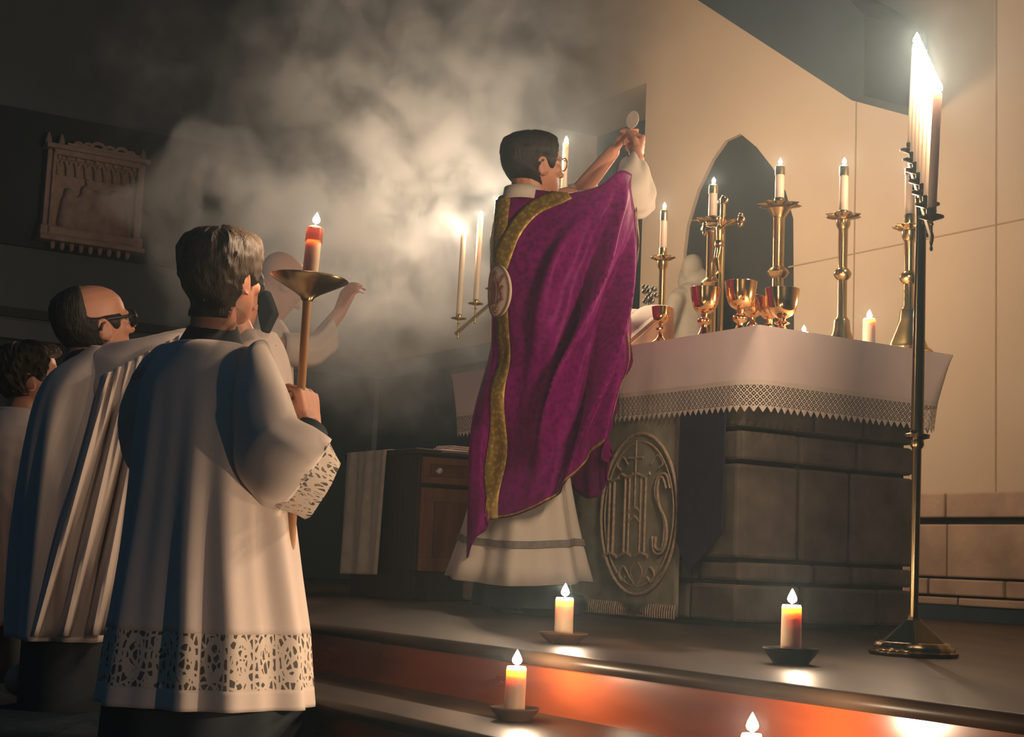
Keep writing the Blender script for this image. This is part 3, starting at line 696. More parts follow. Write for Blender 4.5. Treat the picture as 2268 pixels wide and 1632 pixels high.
# ================================================================== branched candelabra
def candelabrum(label, base, mid, bases, h, r, sc, tilt, group, labels, m1, power):
    t = thing('candelabrum', label, 'candelabrum', base, 0)
    n = len(bases)
    top = V(mid)
    ax = (top - base).normalized(); H = (top - base).length
    # stepped six-sided foot
    rot = Matrix.Rotation(.35, 3, 'Z')
    def hexr(rr, z, sm=6): return [base + V((rr * math.cos(2 * PI * i / sm + .35), rr * math.sin(2 * PI * i / sm + .35), z)) for i in range(sm)]
    mb = MB(); mb.lathe([(sc * .100, 0), (sc * .104, .004), (sc * .104, .010), (sc * .098, .013), (sc * .097, .02), (sc * .092, .024), (sc * .088, .03), (sc * .08, .033)], c=base, n=48, wob=lambda a, rr, z: .03 * math.cos(16 * a)); mb.build('foot_ring', m1, t)
    mb = MB(); mb.rings([hexr(sc * .086, .03), hexr(sc * .06, .052), hexr(sc * .02, .085), hexr(sc * .013, .10)]); mb.build('foot', m1, t, smooth=False, bevel=.002)
    kz = H * .505
    MB().tube([base + ax * .09, base + ax * (kz - .02)], [sc * .0105, sc * .0115], 16).build('lower_pole', m1, t)
    b_ = MB(); b_.lathe([(sc * .012, -.03), (sc * .017, -.022), (sc * .016, -.008), (sc * .03, -.004), (sc * .031, .004), (sc * .018, .008), (sc * .014, .02)], n=28, c=base + ax * kz); b_.build('collar', m1, t)
    MB().tube([base + ax * (kz + .01), base + ax * (H * .75), base + ax * H], [sc * .0155, sc * .0145, sc * .0125], 16).build('upper_pole', m1, t)
    drop = h * .16
    lo, hi = bases[0] - V((0, 0, drop)), bases[-1] - V((0, 0, drop)); dirv = (hi - lo).normalized()
    mb = MB(); side = dirv.cross(V((0, 0, 1))).normalized(); up = side.cross(dirv)
    for a, b, hh in ((lo - dirv * .02, hi + dirv * .02, .009),):
        mb.rings([[p + side * (sx * .004) + up * (sz * hh) for sx, sz in ((-1, -1), (1, -1), (1, 1), (-1, 1))] for p in (a, b)])
    mb.build('branch_bar', m1, t, smooth=False, bevel=.002)
    mb = MB(); mb.tube([base + ax * (H - .01), (lo + hi) / 2], sc * .011, 12); mb.build('bar_joint', m1, t)
    for i, p in enumerate(bases):
        pr = r * 2.7
        b_ = MB(); b_.lathe([(r * .25, -drop - .035), (r * .4, -drop - .03), (r * .22, -drop - .024), (r * .42, -drop - .016), (r * .28, -drop), (r * .3, -drop * .5), (r * .55, -drop * .42), (r * .3, -drop * .3), (r * .5, -.012), (pr, -.004), (pr * 1.02, -.001), (pr * .9, -.002), (r * .9, -.007), (r * 1.08, -.004), (r * 1.12, .016), (r * 1.0, .018)], n=24)
        o = b_.build('candle_cup', m1, t, world=False); o.location = p - base
        candle(labels[i], p, h, r, 'wax_pale' if r < .012 else 'wax', fl=.032, melt=.02, tilt=tilt, power=power)
    return t
n7 = ['lowest', 'second lowest', 'third lowest', 'middle', 'third highest', 'second highest', 'highest']
# near one, right: rises away from the camera
bR = onz(2022, 1452, 0); bR.z = 0
lowR, hiR = P(2063, 478, 3.42), P(2017, 331, 3.96)
bs = [lowR.lerp(hiR, i / 6) for i in range(7)]
hR = (P(2075, 206, 3.42) - lowR).length
candelabrum('tall dark brass candelabrum with stepped candle cups, on the step at the right', bR, P(2040, 500, 3.69), bs, hR, .0105, 1.0, (0, .042, 0), '', ['%s of the seven candles on the tall candelabrum at the right' % s_ for s_ in n7], 'brass_dark', 4.8)
# far one, left, behind the priest
lowL, hiL = P(1016, 704, 7.66), P(1244, 506, 7.52)
bs = [lowL.lerp(hiL, i / 6) for i in range(7)]
bL = (lowL + hiL) / 2; bL = V((bL.x, bL.y, 0))
hL = (P(1020, 514, 7.66) - lowL).length
labL = ['lowest taper at the left end of the candelabrum behind the priest', 'second taper from the left on the candelabrum behind the priest', 'taper just left of the priest\'s shoulder on the far candelabrum', 'fourth taper of the far candelabrum, hidden by the priest', 'fifth taper of the far candelabrum, hidden by the priest', 'sixth taper of the far candelabrum, hidden by the priest', 'tall taper whose flame shows in front of the priest\'s forehead']
candelabrum('slant-topped candelabrum with white tapers beyond the left end of the altar', bL, (lowL + hiL) / 2 - V((0, 0, .14)), bs, hL, .0145, 1.3, (0, .012, 0), '', labL, 'brass', 7.4)

# ================================================================== credence cabinet, towel, linens
e0 = P(915, 1360, 6.9); ca, cb, _ = uvz(e0)
zt_ = P(900, 993, 6.95).z; cw = .50; cd = .70
cab = thing('cabinet', 'small wooden credence cabinet with a drawer and door left of the priest', 'cabinet', W(ca + cd / 2, cb + cw / 2, 0), -TH)
abox(MB(), ca + .012, ca + cd, cb, cb + cw, .13, zt_ - .025).build('body', 'cabinet_side', cab, smooth=False, bevel=.003)
abox(MB(), ca + .03, ca + cd - .02, cb + .02, cb + cw - .02, 0, .13).build('plinth', 'cabinet_side', cab, smooth=False)
abox(MB(), ca - .01, ca + cd + .02, cb - .03, cb + cw + .02, zt_ - .025, zt_).build('top', 'cabinet_side', cab, smooth=False, bevel=.004)
def panel(name, z0, z1, inset):
    mb = MB(); a = ca - .012; b0, b1 = cb + .015, cb + cw - .015; fw = inset
    abox(mb, a + .008, a + .026, b0, b1, z0, z1)
    for (x0, x1, y0, y1) in ((b0, b1, z0, z0 + fw), (b0, b1, z1 - fw, z1), (b0, b0 + fw, z0 + fw, z1 - fw), (b1 - fw, b1, z0 + fw, z1 - fw)): abox(mb, a, a + .01, x0, x1, y0, y1)
    return mb.build(name, 'oak', cab, smooth=False, bevel=.003)
zd1, zd0 = P(922, 1010, 6.9).z, P(922, 1068, 6.9).z; zq1, zq0 = P(922, 1078, 6.9).z, .13
dr = panel('drawer', zd0, zd1, .03); panel('door', zq0, zq1, .06)
kq = onu(974, 1043, ca - .03)
b_ = MB(); b_.ball(kq, .013); b_.tube([kq, kq + UU * .025], .006, 8); b_.build('knob', 'knob', dr)['label'] = 'round pale knob'
tw = []; tuv = []
ta1, ta0 = uvz(onv(779, 992, cb - .02))[0], uvz(onv(868, 992, cb - .02))[0]; tz0 = onv(800, 1272, cb - .03).z
for j in range(41):
    f = j / 40; row = []
    for i in range(37):
        g = i / 36; a = lerp(ta0, ta1, g) + f * .012
        if f < .12: b = cb + .12 - f / .12 * .165; z = zt_ + .004
        else: ff = (f - .12) / .88; b = cb - .045 - .012 * math.sin(g * 15 + .8) * (.3 + ff) - .006 * math.sin(g * 31); z = zt_ + .004 - ff * (zt_ - tz0) - .006 * ff * g
        row.append(W(a, b, z))
    tw.append(row)
tag(MB().grid(tw).build('towel', 'towel', solid=.004), 'cream towel hanging down the side of the wooden cabinet', 'towel')
tr_ = []
for j in range(9):
    f = j / 8; tr_.append([W(lerp(ca - .012, ca + cd + .022, i / 24), lerp(cb + .10, cb + cw + .01, f), zt_ + .003 + .002 * math.sin(i * 1.3 + j)) for i in range(25)])
for row in tr_: row[0] = row[0] - V((0, 0, .012))
tag(MB().grid(tr_).build('cover_cloth', 'linen', solid=.002), 'thin white cloth covering the top of the wooden cabinet', 'cloth')
q = onu(995, 993, ca + .10)
b0 = uvz(q)[1]
for i in range(3):
    mb = MB(); rows = []
    for j in range(7):
        rows.append([W(ca + .03 + .01 * i + .12 * x / 8, b0 - .07 + .02 * i + .13 * j / 6, zt_ + .009 + .010 * i + .004 * nz(x * .6 + i * 9, j * .7)) for x in range(9)])
    o = mb.grid(rows).build('folded_linen', 'linen', solid=.007); tag(o, ['folded white linen at the bottom of the small pile on the cabinet', 'folded white linen in the middle of the small pile on the cabinet', 'folded white linen on top of the small pile on the cabinet'][i], 'linen', 'linens piled on the cabinet')

# ================================================================== carved relief on the left wall
pl = [uvz(onu(x, y, WU - .06)) for x, y in ((98, 330), (318, 352), (300, 560), (86, 540))]
pv0 = (pl[0][1] + pl[3][1]) / 2; pv1 = (pl[1][1] + pl[2][1]) / 2; pz1 = (pl[0][2] + pl[1][2]) / 2; pz0 = (pl[3][2] + pl[2][2]) / 2
PWd, PHt = pv1 - pv0, pz1 - pz0
rel = thing('wall_relief', 'carved rectangular relief with pierced cresting hanging on the dark left wall', 'relief', W(WU - .1, (pv0 + pv1) / 2, pz0), -TH)
def rp(x, y, out): return W(WU - .05 - out, pv0 + x * PWd, pz0 + y * PHt)
def rbox(mb, x0, x1, y0, y1, o0, o1): abox(mb, WU - .05 - o1, WU - .05 - o0, pv0 + x0 * PWd, pv0 + x1 * PWd, pz0 + y0 * PHt, pz0 + y1 * PHt)
mb = MB(); rbox(mb, .05, .95, .05, .95, 0, .05); mb.build('back_panel', 'relief', rel, smooth=False)
mb = MB()
for o, w_ in ((.09, .07), (.12, .035)):
    i = 0 if o < .1 else .05
    rbox(mb, .0 + i, .0 + i + w_, .02, .98, 0, o); rbox(mb, 1 - i - w_, 1 - i, .02, .98, 0, o); rbox(mb, i, 1 - i, .02 + i, .10 + i, 0, o); rbox(mb, i, 1 - i, .92 - i * .5, .98 - i * .5, 0, o)
rbox(mb, -.03, 1.03, 0, .05, 0, .15); rbox(mb, -.03, 1.03, .95, 1.0, 0, .14); rbox(mb, -.02, 1.02, .05, .16, 0, .11)
mb.build('frame', 'relief', rel, smooth=False, bevel=.008)
mb = MB()
for i in range(9):
    x = .12 + .095 * i; r = .035 * PWd
    for s_ in (-1, 1): mb.tube([rp(x + s_ * .045 * (1 - math.cos(a)), .70 + .16 * math.sin(a), .075) for a in [kk * PI / 2 / 6 for kk in range(7)]], .012, 6)
    mb.ball(rp(x, .88, .08), .022, nu=8, nv=6)
    b_ = MB(); b_.ball(rp(x, -.03, .08), (.02, .02, .035), nu=8, nv=6); b_.build('pendant', 'relief', rel)
rbox(mb, .08, .92, .84, .90, .04, .075); mb.build('tracery', 'relief', rel)
mb = MB()
for i, (x, r) in enumerate(((.30, .026), (.40, .03), (.5, .045), (.62, .034), (.74, .04), (.84, .025))):
    mb.tube([rp(x + r * math.cos(a) * 1.4, 1.02 + r * .6 + r * math.sin(a), .08) for a in [kk * 2 * PI / 16 for kk in range(17)]], .014, 6)
for x in (.0, .13, .97): mb.tube([rp(x, .98, .08), rp(x, 1.06, .08), rp(x, 1.12, .08)], [.03, .022, .004], 8)
rbox(mb, .18, .92, .99, 1.03, .03, .12)
rbox(mb, -.02, 1.0, .97, 1.0, .03, .12); mb.build('cresting', 'relief', rel)
mb = MB(); rnd = random.Random(4)
rbox(mb, .16, .84, .19, .22, .03, .09)
for x, h_, lean in ((.24, .34, .0), (.36, .40, .12), (.46, .30, .25), (.58, .36, -.12), (.68, .40, .05), (.78, .32, 0)):
    mb.cap(rp(x, .22, .06), rp(x + lean * .3, .22 + h_ * .62, .065), .07, .05); mb.ball(rp(x + lean * .4, .24 + h_ * .82, .075), (.035, .035, .045))
    mb.cap(rp(x + lean * .3, .22 + h_ * .55, .08), rp(x + lean * .3 + rnd.uniform(-.1, .1), .22 + h_ * .35, .10), .024, .018)
mb.cap(rp(.2, .44, .075), rp(.8, .60, .075), .02, .02); mb.cap(rp(.42, .68, .07), rp(.56, .40, .07), .018, .018)
link('figures', remesh(mb, .014, 2), 'relief', rel)

# ================================================================== people: heads, hands, hair
HP = [(-.50, .05, .32, .16), (-.485, .12, .355, .09), (-.44, .18, .385, .0), (-.38, .225, .395, -.09), (-.30, .265, .40, -.20), (-.22, .29, .40, -.31), (-.12, .31, .395, -.39), (0, .33, .395, -.445), (.10, .335, .415, -.46), (.2, .335, .415, -.462), (.3, .315, .385, -.44), (.39, .27, .31, -.385), (.455, .19, .20, -.29), (.49, .10, .08, -.18), (.50, .03, -.02, -.09)]
def hprof(z):
    z = max(-.5, min(.5, z))
    for a, b in zip(HP, HP[1:]):
        if z <= b[0]:
            f = (z - a[0]) / (b[0] - a[0]); return [lerp(a[i], b[i], f) for i in (1, 2, 3)]
    return HP[-1][1:]
def hpoint(th, z, off=0):            # th: 0 front, pi back
    w_, f, b = hprof(z); cy_ = (f + b) / 2; ry = (f - b) / 2
    e = .88
    c, s_ = math.cos(th), math.sin(th)
    x = math.copysign(abs(s_) ** e, s_) * w_; y = cy_ + math.copysign(abs(c) ** e, c) * ry
    return V((x + off * s_, y + off * c, z + off * max(0, (z - .25)) * 3.2))
def rotm(yaw, pitch=0, roll=0): return Matrix.Rotation(yaw, 3, 'Z') @ Matrix.Rotation(pitch, 3, 'X') @ Matrix.Rotation(roll, 3, 'Y')
def add_head(mb, c, R, s, beard=False):
    T = lambda p: V(c) + R @ (V(p) * s)
    mb.rings([[T(hpoint(2 * PI * i / 32, z)) for i in range(32)] for z in [h[0] for h in HP]])
    mb.cap(T((0, .40, .06)), T((0, .485, -.12)), .035 * s, .05 * s); mb.ball(T((0, .49, -.125)), (.055 * s, .055 * s, .048 * s))
    for x in (-1, 1):
        mb.ball(T((x * .055, .43, -.14)), .036 * s); mb.ball(T((x * .14, .37, .085)), (.10 * s, .05 * s, .035 * s), R)
        mb.ball(T((x * .14, .36, .0)), (.06 * s, .05 * s, .04 * s), R); mb.ball(T((x * .19, .30, -.10)), (.10 * s, .09 * s, .09 * s), R)
        mb.ball(T((x * .335, -.03, -.09)), (.03 * s, .085 * s, .13 * s), R)
        mb.tube([T((x * (.35 + .03 * math.sin(a) ** 2), -.03 + .085 * math.cos(a) - .02 * math.sin(a), -.08 + .135 * math.sin(a))) for a in [(-1.9 + kk * .5) for kk in range(10)]], .02 * s, 8)
    mb.ball(T((0, .385, -.275)), (.10 * s, .04 * s, .024 * s), R); mb.ball(T((0, .375, -.325)), (.09 * s, .04 * s, .028 * s), R); mb.ball(T((0, .345, -.43)), (.10 * s, .06 * s, .06 * s), R)
    return T
def sst(a, b, x): t_ = max(0, min(1, (x - a) / (b - a))); return t_ * t_ * (3 - 2 * t_)
def add_hair(name, m, c, R, s, parent, front=.30, thick=.05, bald=None, messy=.012, nape=-.36, seed=0, tuft=0):
    rings = []; NA = 120; z0_ = -.72 if nape < -.45 else -.46; zs = [z0_ + i * ((.5 - z0_) / 64) for i in range(65)]
    for z in zs:
        ring = []
        for i in range(NA):
            th_ = 2 * PI * i / NA; a = abs(th_ if th_ <= PI else 2 * PI - th_)     # 0 front .. pi back
            # lower limit of the hair at this bearing
            lim = lerp(front, -.12, sst(.75, 1.15, a)) if a < 1.15 else lerp(-.12, -.05, sst(1.25, 1.45, a)) if a < 1.45 else lerp(-.05, nape, sst(1.5, 2.05, a))
            g = sst(lim - .02, lim + .07, z)
            if bald is not None:
                g *= 1 - sst(bald[0], bald[0] + .08, z) * (1 - sst(bald[1], bald[1] + .35, a))
            n_ = messy * (nz(th_ * 4 + seed, z * 9, seed) + .6 * nz(th_ * 11, z * 12, seed + 5) + .5 * nz(th_ * 24, z * 9, seed + 9))
            tk = thick * (.75 + .45 * sst(.0, .4, z)) * (1 - .55 * sst(.33, .5, z)) + n_ + tuft * sst(.28, .42, z) * (1 - sst(.5, 1.0, a))
            hp = hpoint(th_, z, lerp(-.05, tk, g))
            if nape < -.45 and z < -.18:
                k_ = sst(-.18, -.40, z) * g; nk = V((.25 * math.sin(th_), -.13 - .25 * abs(math.cos(th_)) if math.cos(th_) < 0 else -.10, z - .02)); hp = hp.lerp(nk, k_)
            ring.append(V(c) + R @ (hp * s))
        rings.append(ring)
    return MB().rings(rings).build(name, m, parent)
def add_hand(mb, wr, d, n_, s=1.0, curls=((20, 30, 20),) * 4, thumb=((.5, .5, .5), (.6, .2, .5)), flip=1, splay=.05):
    d = V(d).normalized(); n_ = V(n_); n_ = (n_ - d * n_.dot(d)).normalized(); t_ = d.cross(n_) * flip      # t_: towards the thumb
    wr = V(wr)
    offs = (.029, .010, -.010, -.028); pl_ = (.088, .090, .085, .076); fl = ((.042, .026, .02), (.046, .03, .021), (.043, .027, .02), (.033, .02, .018)); rr = (.0088, .009, .0085, .0075)
    for i in range(4):
        k = wr + (t_ * offs[i] + d * pl_[i]) * s
        mb.cap(wr + t_ * offs[i] * .62 * s, k, .0135 * s, .0115 * s)
        cur = k; ang = 0; dd = (d + t_ * splay * (1.5 - i)).normalized()
        for j in range(3):
            ang += math.radians(curls[i][j]); di = dd * math.cos(ang) + n_ * math.sin(ang)
            nx = cur + di * fl[i][j] * s; mb.cap(cur, nx, (rr[i] - .0006 * j) * s, (rr[i] - .0006 * (j + 1)) * s, 10); cur = nx
    b0_ = wr + (t_ * .024 + d * .022 + n_ * .006) * s; cur = b0_
    mb.cap(wr + t_ * .012 * s, b0_, .016 * s, .015 * s)
    for (L_, r_), (x, y, z) in zip(((.045, .0125), (.032, .0105), (.026, .0095)), tuple(thumb) + (thumb[-1],)):
        nx = cur + (d * x + t_ * y + n_ * z).normalized() * L_ * s; mb.cap(cur, nx, r_ * s, (r_ - .001) * s, 10); cur = nx
def glasses(name, m, c, R, s, parent, rim=.012, dx=.0):
    T = lambda p: V(c) + R @ (V(p) * s)
    mb = MB(); rr = .115
    for x in (-1, 1):
        mb.tube([T((x * .15 + rr * 1.15 * math.cos(a), .455 - .02 * abs(math.cos(a)), .01 + rr * .82 * math.sin(a))) for a in [kk * PI / 10 for kk in range(21)]], rim * s, 8)
        mb.tube([T((x * .28, .43, .035)), T((x * .345, .30, .04)), T((x * .36, .02, .05)), T((x * .365, -.06, -.0)), T((x * .36, -.09, -.07))], rim * .9 * s, 8)
    mb.tube([T((-.04, .46, .03)), T((0, .475, .045)), T((.04, .46, .03))], rim * .9 * s, 8)
    return mb.build(name, m, parent)
YV = math.atan2(-VV.x, VV.y)       # heading of somebody facing the altar wall
def ring_rows(rows, d, n=96, fold=None, tiltd=0.0):
    out = []
    for k, (y, xl, xr, hd) in enumerate(rows):
        m_ = (xl + xr) / 2; c = P(m_, y, d + tiltd * k); a = (xr - xl) / 2 * d / FPX; ring = []
        for i in range(n):
            th_ = 2 * PI * i / n; f = 1 + (fold(th_, k) if fold else 0)
            ring.append(c + V((a * f * math.cos(th_), hd * f * math.sin(th_), 0)))
        out.append(ring)
    return out
def dense(rows, m_):
    out = []
    for i in range((len(rows) - 1) * m_ + 1): 
        t_ = i / m_; k = min(int(t_), len(rows) - 2); f = t_ - k
        q0, q1, q2, q3 = rows[max(k - 1, 0)], rows[k], rows[k + 1], rows[min(k + 2, len(rows) - 1)]
        out.append(tuple(.5 * (2 * b + (c - a) * f + (2 * a - 5 * b + 4 * c - e) * f * f + (3 * b - a - 3 * c + e) * f ** 3) for a, b, c, e in zip(q0, q1, q2, q3)))
    return out
# ================================================================== the priest
pc = W(.82, -.35)
pr = thing('person', 'priest in a purple and gold chasuble raising a white wafer before the altar', 'person', V((pc.x, pc.y, 0)), YV)
fwd, rgt = VV, -UU
def pl_(x, y, z): return V((pc.x, pc.y, 0)) + rgt * x + fwd * y + V((0, 0, z))
hs = .243
hR_ = rotm(YV - .05, .10, .02); hc = P(1180, 366, 5.47)
mb = MB(); T = add_head(mb, hc, hR_, hs)
neck0 = pl_(0, -.03, 1.44)
mb.cap(T((0, -.08, -.28)), neck0, .066, .072)
sh = {1: P(1258, 462, 5.40), -1: P(1185, 462, 5.74)}
el = {1: P(1368, 432, 5.42), -1: P(1278, 432, 5.86)}
wr = {1: P(1411, 352, 5.62), -1: P(1357, 336, 5.77)}
mb.cap(pl_(0, -.01, 1.32), pl_(0, -.02, 1.0), .135, .125); mb.cap(pl_(-.08, -.01, 1.38), pl_(.08, -.01, 1.38), .09, .09)
for s_ in (1, -1):
    mb.cap(pl_(s_ * .09, -.01, 1.38), sh[s_], .08, .058); mb.cap(sh[s_], el[s_], .055, .042); mb.cap(el[s_], wr[s_], .042, .028)
    mb.cap(pl_(s_ * .06, -.02, .98), pl_(s_ * .07, .01, .5), .07, .055); mb.cap(pl_(s_ * .07, .01, .5), pl_(s_ * .09, -.03, .09), .05, .04); mb.cap(pl_(s_ * .10, -.03, .05), pl_(s_ * .115, .13, .04), .04, .035)
hostc = P(1401, 265, 5.72)
hold = P(1401, 284, 5.72)
dR = (P(1429, 300, 5.70) - wr[1]); add_hand(mb, wr[1], dR, V((-1, .15, .1)), 1.06, ((62, 30, 5), (72, 70, 40), (78, 78, 45), (80, 80, 45)), ((.85, .3, .35), (.75, -.1, .6)), 1)
dL = (P(1381, 290, 5.77) - wr[-1]); add_hand(mb, wr[-1], dL, V((1, .1, .1)), .98, ((62, 52, 25), (55, 60, 30), (66, 66, 40), (70, 70, 40)), ((.9, .25, .3), (.85, -.1, .4)), -1)
link('body', remesh(mb, .0048, 3), 'skin', pr)
add_hair('hair', 'hair_dark', hc, hR_, hs, pr, front=.30, thick=.05, messy=.01, nape=-.42, tuft=.03)
glasses('glasses', 'steel', hc, hR_, hs, pr, .011)
mb = MB()
for s_ in (1, -1):
    mb.cap(pl_(s_ * .10, -.05, .05), pl_(s_ * .115, .14, .042), .048, .042)
mb.build('shoes', 'black', pr)
mb = MB(); rings = []
for z, rx, ry in ((1.0, .10, .08), (.6, .13, .11), (.25, .17, .15), (.03, .19, .17)):
    rings.append([pl_(rx * math.cos(t_) * (1 + .05 * math.sin(9 * t_)), ry * math.sin(t_) * (1 + .05 * math.sin(9 * t_)) - .02, z) for t_ in [2 * PI * i / 72 for i in range(72)]])
mb.rings(rings).build('cassock', 'cassock', pr)
# alb: skirt with pleats, a grey ribbon line and an embroidered border
def albring(z, k, out=0):
    kk = k ** 2.2; rx, ry = lerp(.13, .262, kk), lerp(.10, .245, kk); ring = []
    for i in range(160):
        t_ = 2 * PI * i / 160
        f = 1 + k * (.085 * math.sin(7 * t_ + .6) + .05 * math.sin(3 * t_ + 2.1) + .03 * math.sin(15 * t_))
        ring.append(pl_((rx * f + out) * math.cos(t_), (ry * f + out) * math.sin(t_) - .03, z + .012 * k * math.sin(2 * t_)))
    return ring
hemz = P(1150, 1290, 5.3).z
alb = MB().rings([albring(lerp(1.15, hemz, i / 16), i / 16) for i in range(17)], caps=False).build('alb', 'alb', pr, solid=.004)
bz = P(1250, 1203, 5.2).z; kb = (1.15 - bz) / (1.15 - hemz)
MB().rings([albring(bz + .012 - .024 * i / 3, kb - .004 + .02 * i / 3, .005) for i in range(4)], caps=False).build('ribbon_band', 'ribbon_grey', alb)
def oval(mb, top, bot, hw, n=24):
    ctr = (V(top) + V(bot)) / 2; up = (V(top) - V(bot)) / 2; return ctr, up
def sleeve(rings, m, name, parent, m2=5, fold=.06, nf=7):
    out = []; R = [(V(t_), V(b_), hw) for t_, b_, hw in rings]
    for i in range((len(R) - 1) * m2 + 1):
        x = i / m2; t_ = cr1([r[0] for r in R], x); b_ = cr1([r[1] for r in R], x); hw = cr1([V((r[2], 0, 0)) for r in R], x).x
        nxt = cr1([(r[0] + r[1]) / 2 for r in R], min(x + .1, len(R) - 1)) - cr1([(r[0] + r[1]) / 2 for r in R], max(x - .1, 0))
        c = (t_ + b_) / 2; up = (t_ - b_) / 2; sd = nxt.cross(up).normalized() * hw; ring = []
        for k in range(72):
            a = 2 * PI * k / 72; f = 1 + fold * x / (len(R) - 1) * math.sin(nf * a + 1.3 * x) 
            ring.append(c + up * math.cos(a) * f + sd * math.sin(a) * f)
        out.append(ring)
    return MB().rings(out, caps=False).build(name, m, parent, solid=.003)
sleeve([(P(1340, 424, 5.50), P(1350, 470, 5.49), .04), (P(1358, 396, 5.49), P(1378, 468, 5.47), .052), (P(1372, 366, 5.515), P(1404, 478, 5.475), .062), (P(1386, 346, 5.58), P(1426, 480, 5.53), .06), (P(1398, 338, 5.63), P(1447, 462, 5.57), .05)], 'alb', 'right_sleeve', alb)
sleeve([(P(1258, 410, 5.86), P(1262, 452, 5.86), .05), (P(1290, 400, 5.86), P(1306, 452, 5.86), .045), (P(1308, 384, 5.85), P(1330, 425, 5.86), .04)], 'alb', 'left_sleeve', alb)
# collar of the amice
mb = MB(); rr_ = []
for z, r in ((0, .078), (.03, .074), (.05, .071)):
    rr_.append([hc + hR_ @ V((0, -.105 * hs, -.50 * hs)) + V((r * math.cos(t_), r * 1.05 * math.sin(t_), z - .018)) + hR_ @ V((0, -.02, 0)) for t_ in [2 * PI * i / 40 for i in range(40)]])
mb.rings(rr_, caps=False).build('collar', 'alb', pr, solid=.004)
# chasuble: columns run from the shoulders and raised arms to the hem
cols = [
 [P(1107, 436, 5.44), P(1106, 560, 5.38), P(1116, 760, 5.38), P(1100, 960, 5.36), P(1080, 1158, 5.33)],
 [P(1178, 420, 5.40), P(1158, 560, 5.34), P(1165, 760, 5.31), P(1160, 960, 5.28), P(1150, 1140, 5.26)],
 [P(1258, 428, 5.34), P(1232, 560, 5.28), P(1228, 760, 5.24), P(1222, 930, 5.21), P(1218, 1104, 5.20)],
 [P(1325, 412, 5.34), P(1305, 560, 5.26), P(1288, 760, 5.20), P(1280, 920, 5.17), P(1275, 1048, 5.17)],
 [P(1374, 378, 5.38), P(1368, 520, 5.33), P(1346, 720, 5.24), P(1328, 880, 5.19), P(1322, 990, 5.18)],
 [P(1402, 388, 5.47), P(1408, 500, 5.44), P(1401, 640, 5.38), P(1386, 780, 5.31), P(1352, 930, 5.26)],
 [P(1396, 392, 5.56), pl_(.09, .30, 1.45), pl_(.09, .28, 1.15), pl_(.11, .25, .88), pl_(.11, .24, .70)],
 [P(1330, 414, 5.50), pl_(.09, .25, 1.38), pl_(.09, .25, 1.1), pl_(.10, .26, .8), pl_(.11, .27, .56)],
 [P(1262, 430, 5.50), pl_(.06, .19, 1.36), pl_(.05, .23, 1.1), pl_(.06, .26, .8), pl_(.07, .28, .47)],
 [pl_(.0, .085, 1.46), pl_(0, .18, 1.32), pl_(0, .23, 1.05), pl_(0, .26, .75), pl_(0, .27, .43)],
 [pl_(-.14, .06, 1.48), pl_(-.09, .19, 1.34), pl_(-.1, .23, 1.1), pl_(-.1, .25, .8), pl_(-.1, .26, .47)],
 [P(1262, 424, 5.86), pl_(-.18, .22, 1.30), pl_(-.2, .22, 1.1), pl_(-.2, .23, .85), pl_(-.2, .23, .62)],
 [P(1296, 410, 5.88), P(1312, 520, 5.90), P(1296, 700, 5.88), P(1256, 850, 5.86), P(1226, 960, 5.84)],
 [P(1255, 418, 5.92), P(1196, 560, 5.96), P(1176, 760, 5.93), P(1128, 960, 5.86), P(1110, 1110, 5.82)],
 [P(1186, 416, 5.82), P(1130, 560, 5.84), P(1112, 760, 5.82), P(1058, 960, 5.64), P(1046, 1185, 5.58)],
 [P(1140, 424, 5.68), P(1093, 560, 5.70), P(1090, 760, 5.62), P(1042, 960, 5.44), P(1034, 1236, 5.38)],
 [P(1112, 432, 5.52), P(1087, 560, 5.52), P(1092, 760, 5.46), P(1066, 960, 5.37), P(1052, 1195, 5.30)]]
NC = len(cols)
def chas0(s_, t_): 
    rows = [crc([c[k] for c in cols], s_) for k in range(5)]; return cr1(rows, t_ * 4)
def chas(s_, t_, off=0.0):
    p = chas0(s_, t_); e = .04
    ds = chas0(s_ + e, t_) - chas0(s_ - e, t_); dt = chas0(s_, min(1, t_ + .02)) - chas0(s_, max(0, t_ - .02)); n_ = ds.cross(dt)
    n_ = n_.normalized() if n_.length > 1e-9 else V((0, 0, 1))
    so = s_ if s_ < NC / 2 else s_ - NC
    fz = 0
    if 0 < so < 7:
        a_ = .060 * (1 - .85 * math.exp(-((so - 5) / .6) ** 2)) * sst(.8, 2.6, so) * sst(.02, .45, t_) * (1 - .6 * sst(.75, 1, t_)); ph = so + 3.5 * t_
        fz = a_ * (math.cos(2 * PI * .62 * ph + .6) + .45 * math.cos(2 * PI * 1.27 * ph + 1.4) + .5 * nz(so * 1.3, t_ * 2.0, 3))
    fz += .010 * nz(so * 1.7, t_ * 5, 9) * sst(0, .2, t_)
    # creases at the small of the back, where the garment catches
    fz += .030 * math.sin(t_ * 20 + 1.0) * math.exp(-((so + .2) / .8) ** 2) * sst(.45, .6, t_)
    return p + n_ * (SGN * fz + SGN * off)
SGN = 1.0
_n = (chas0(.04, .3) - chas0(-.04, .3)).cross(chas0(0, .32) - chas0(0, .28)).normalized()
if _n.dot(-fwd) < 0: SGN = -1.0
G = [[chas(NC * i / 255, j / 72) for i in range(255)] for j in range(73)]
ch = MB().grid(G, closed=True).build('chasuble', 'purple', pr, solid=.004)
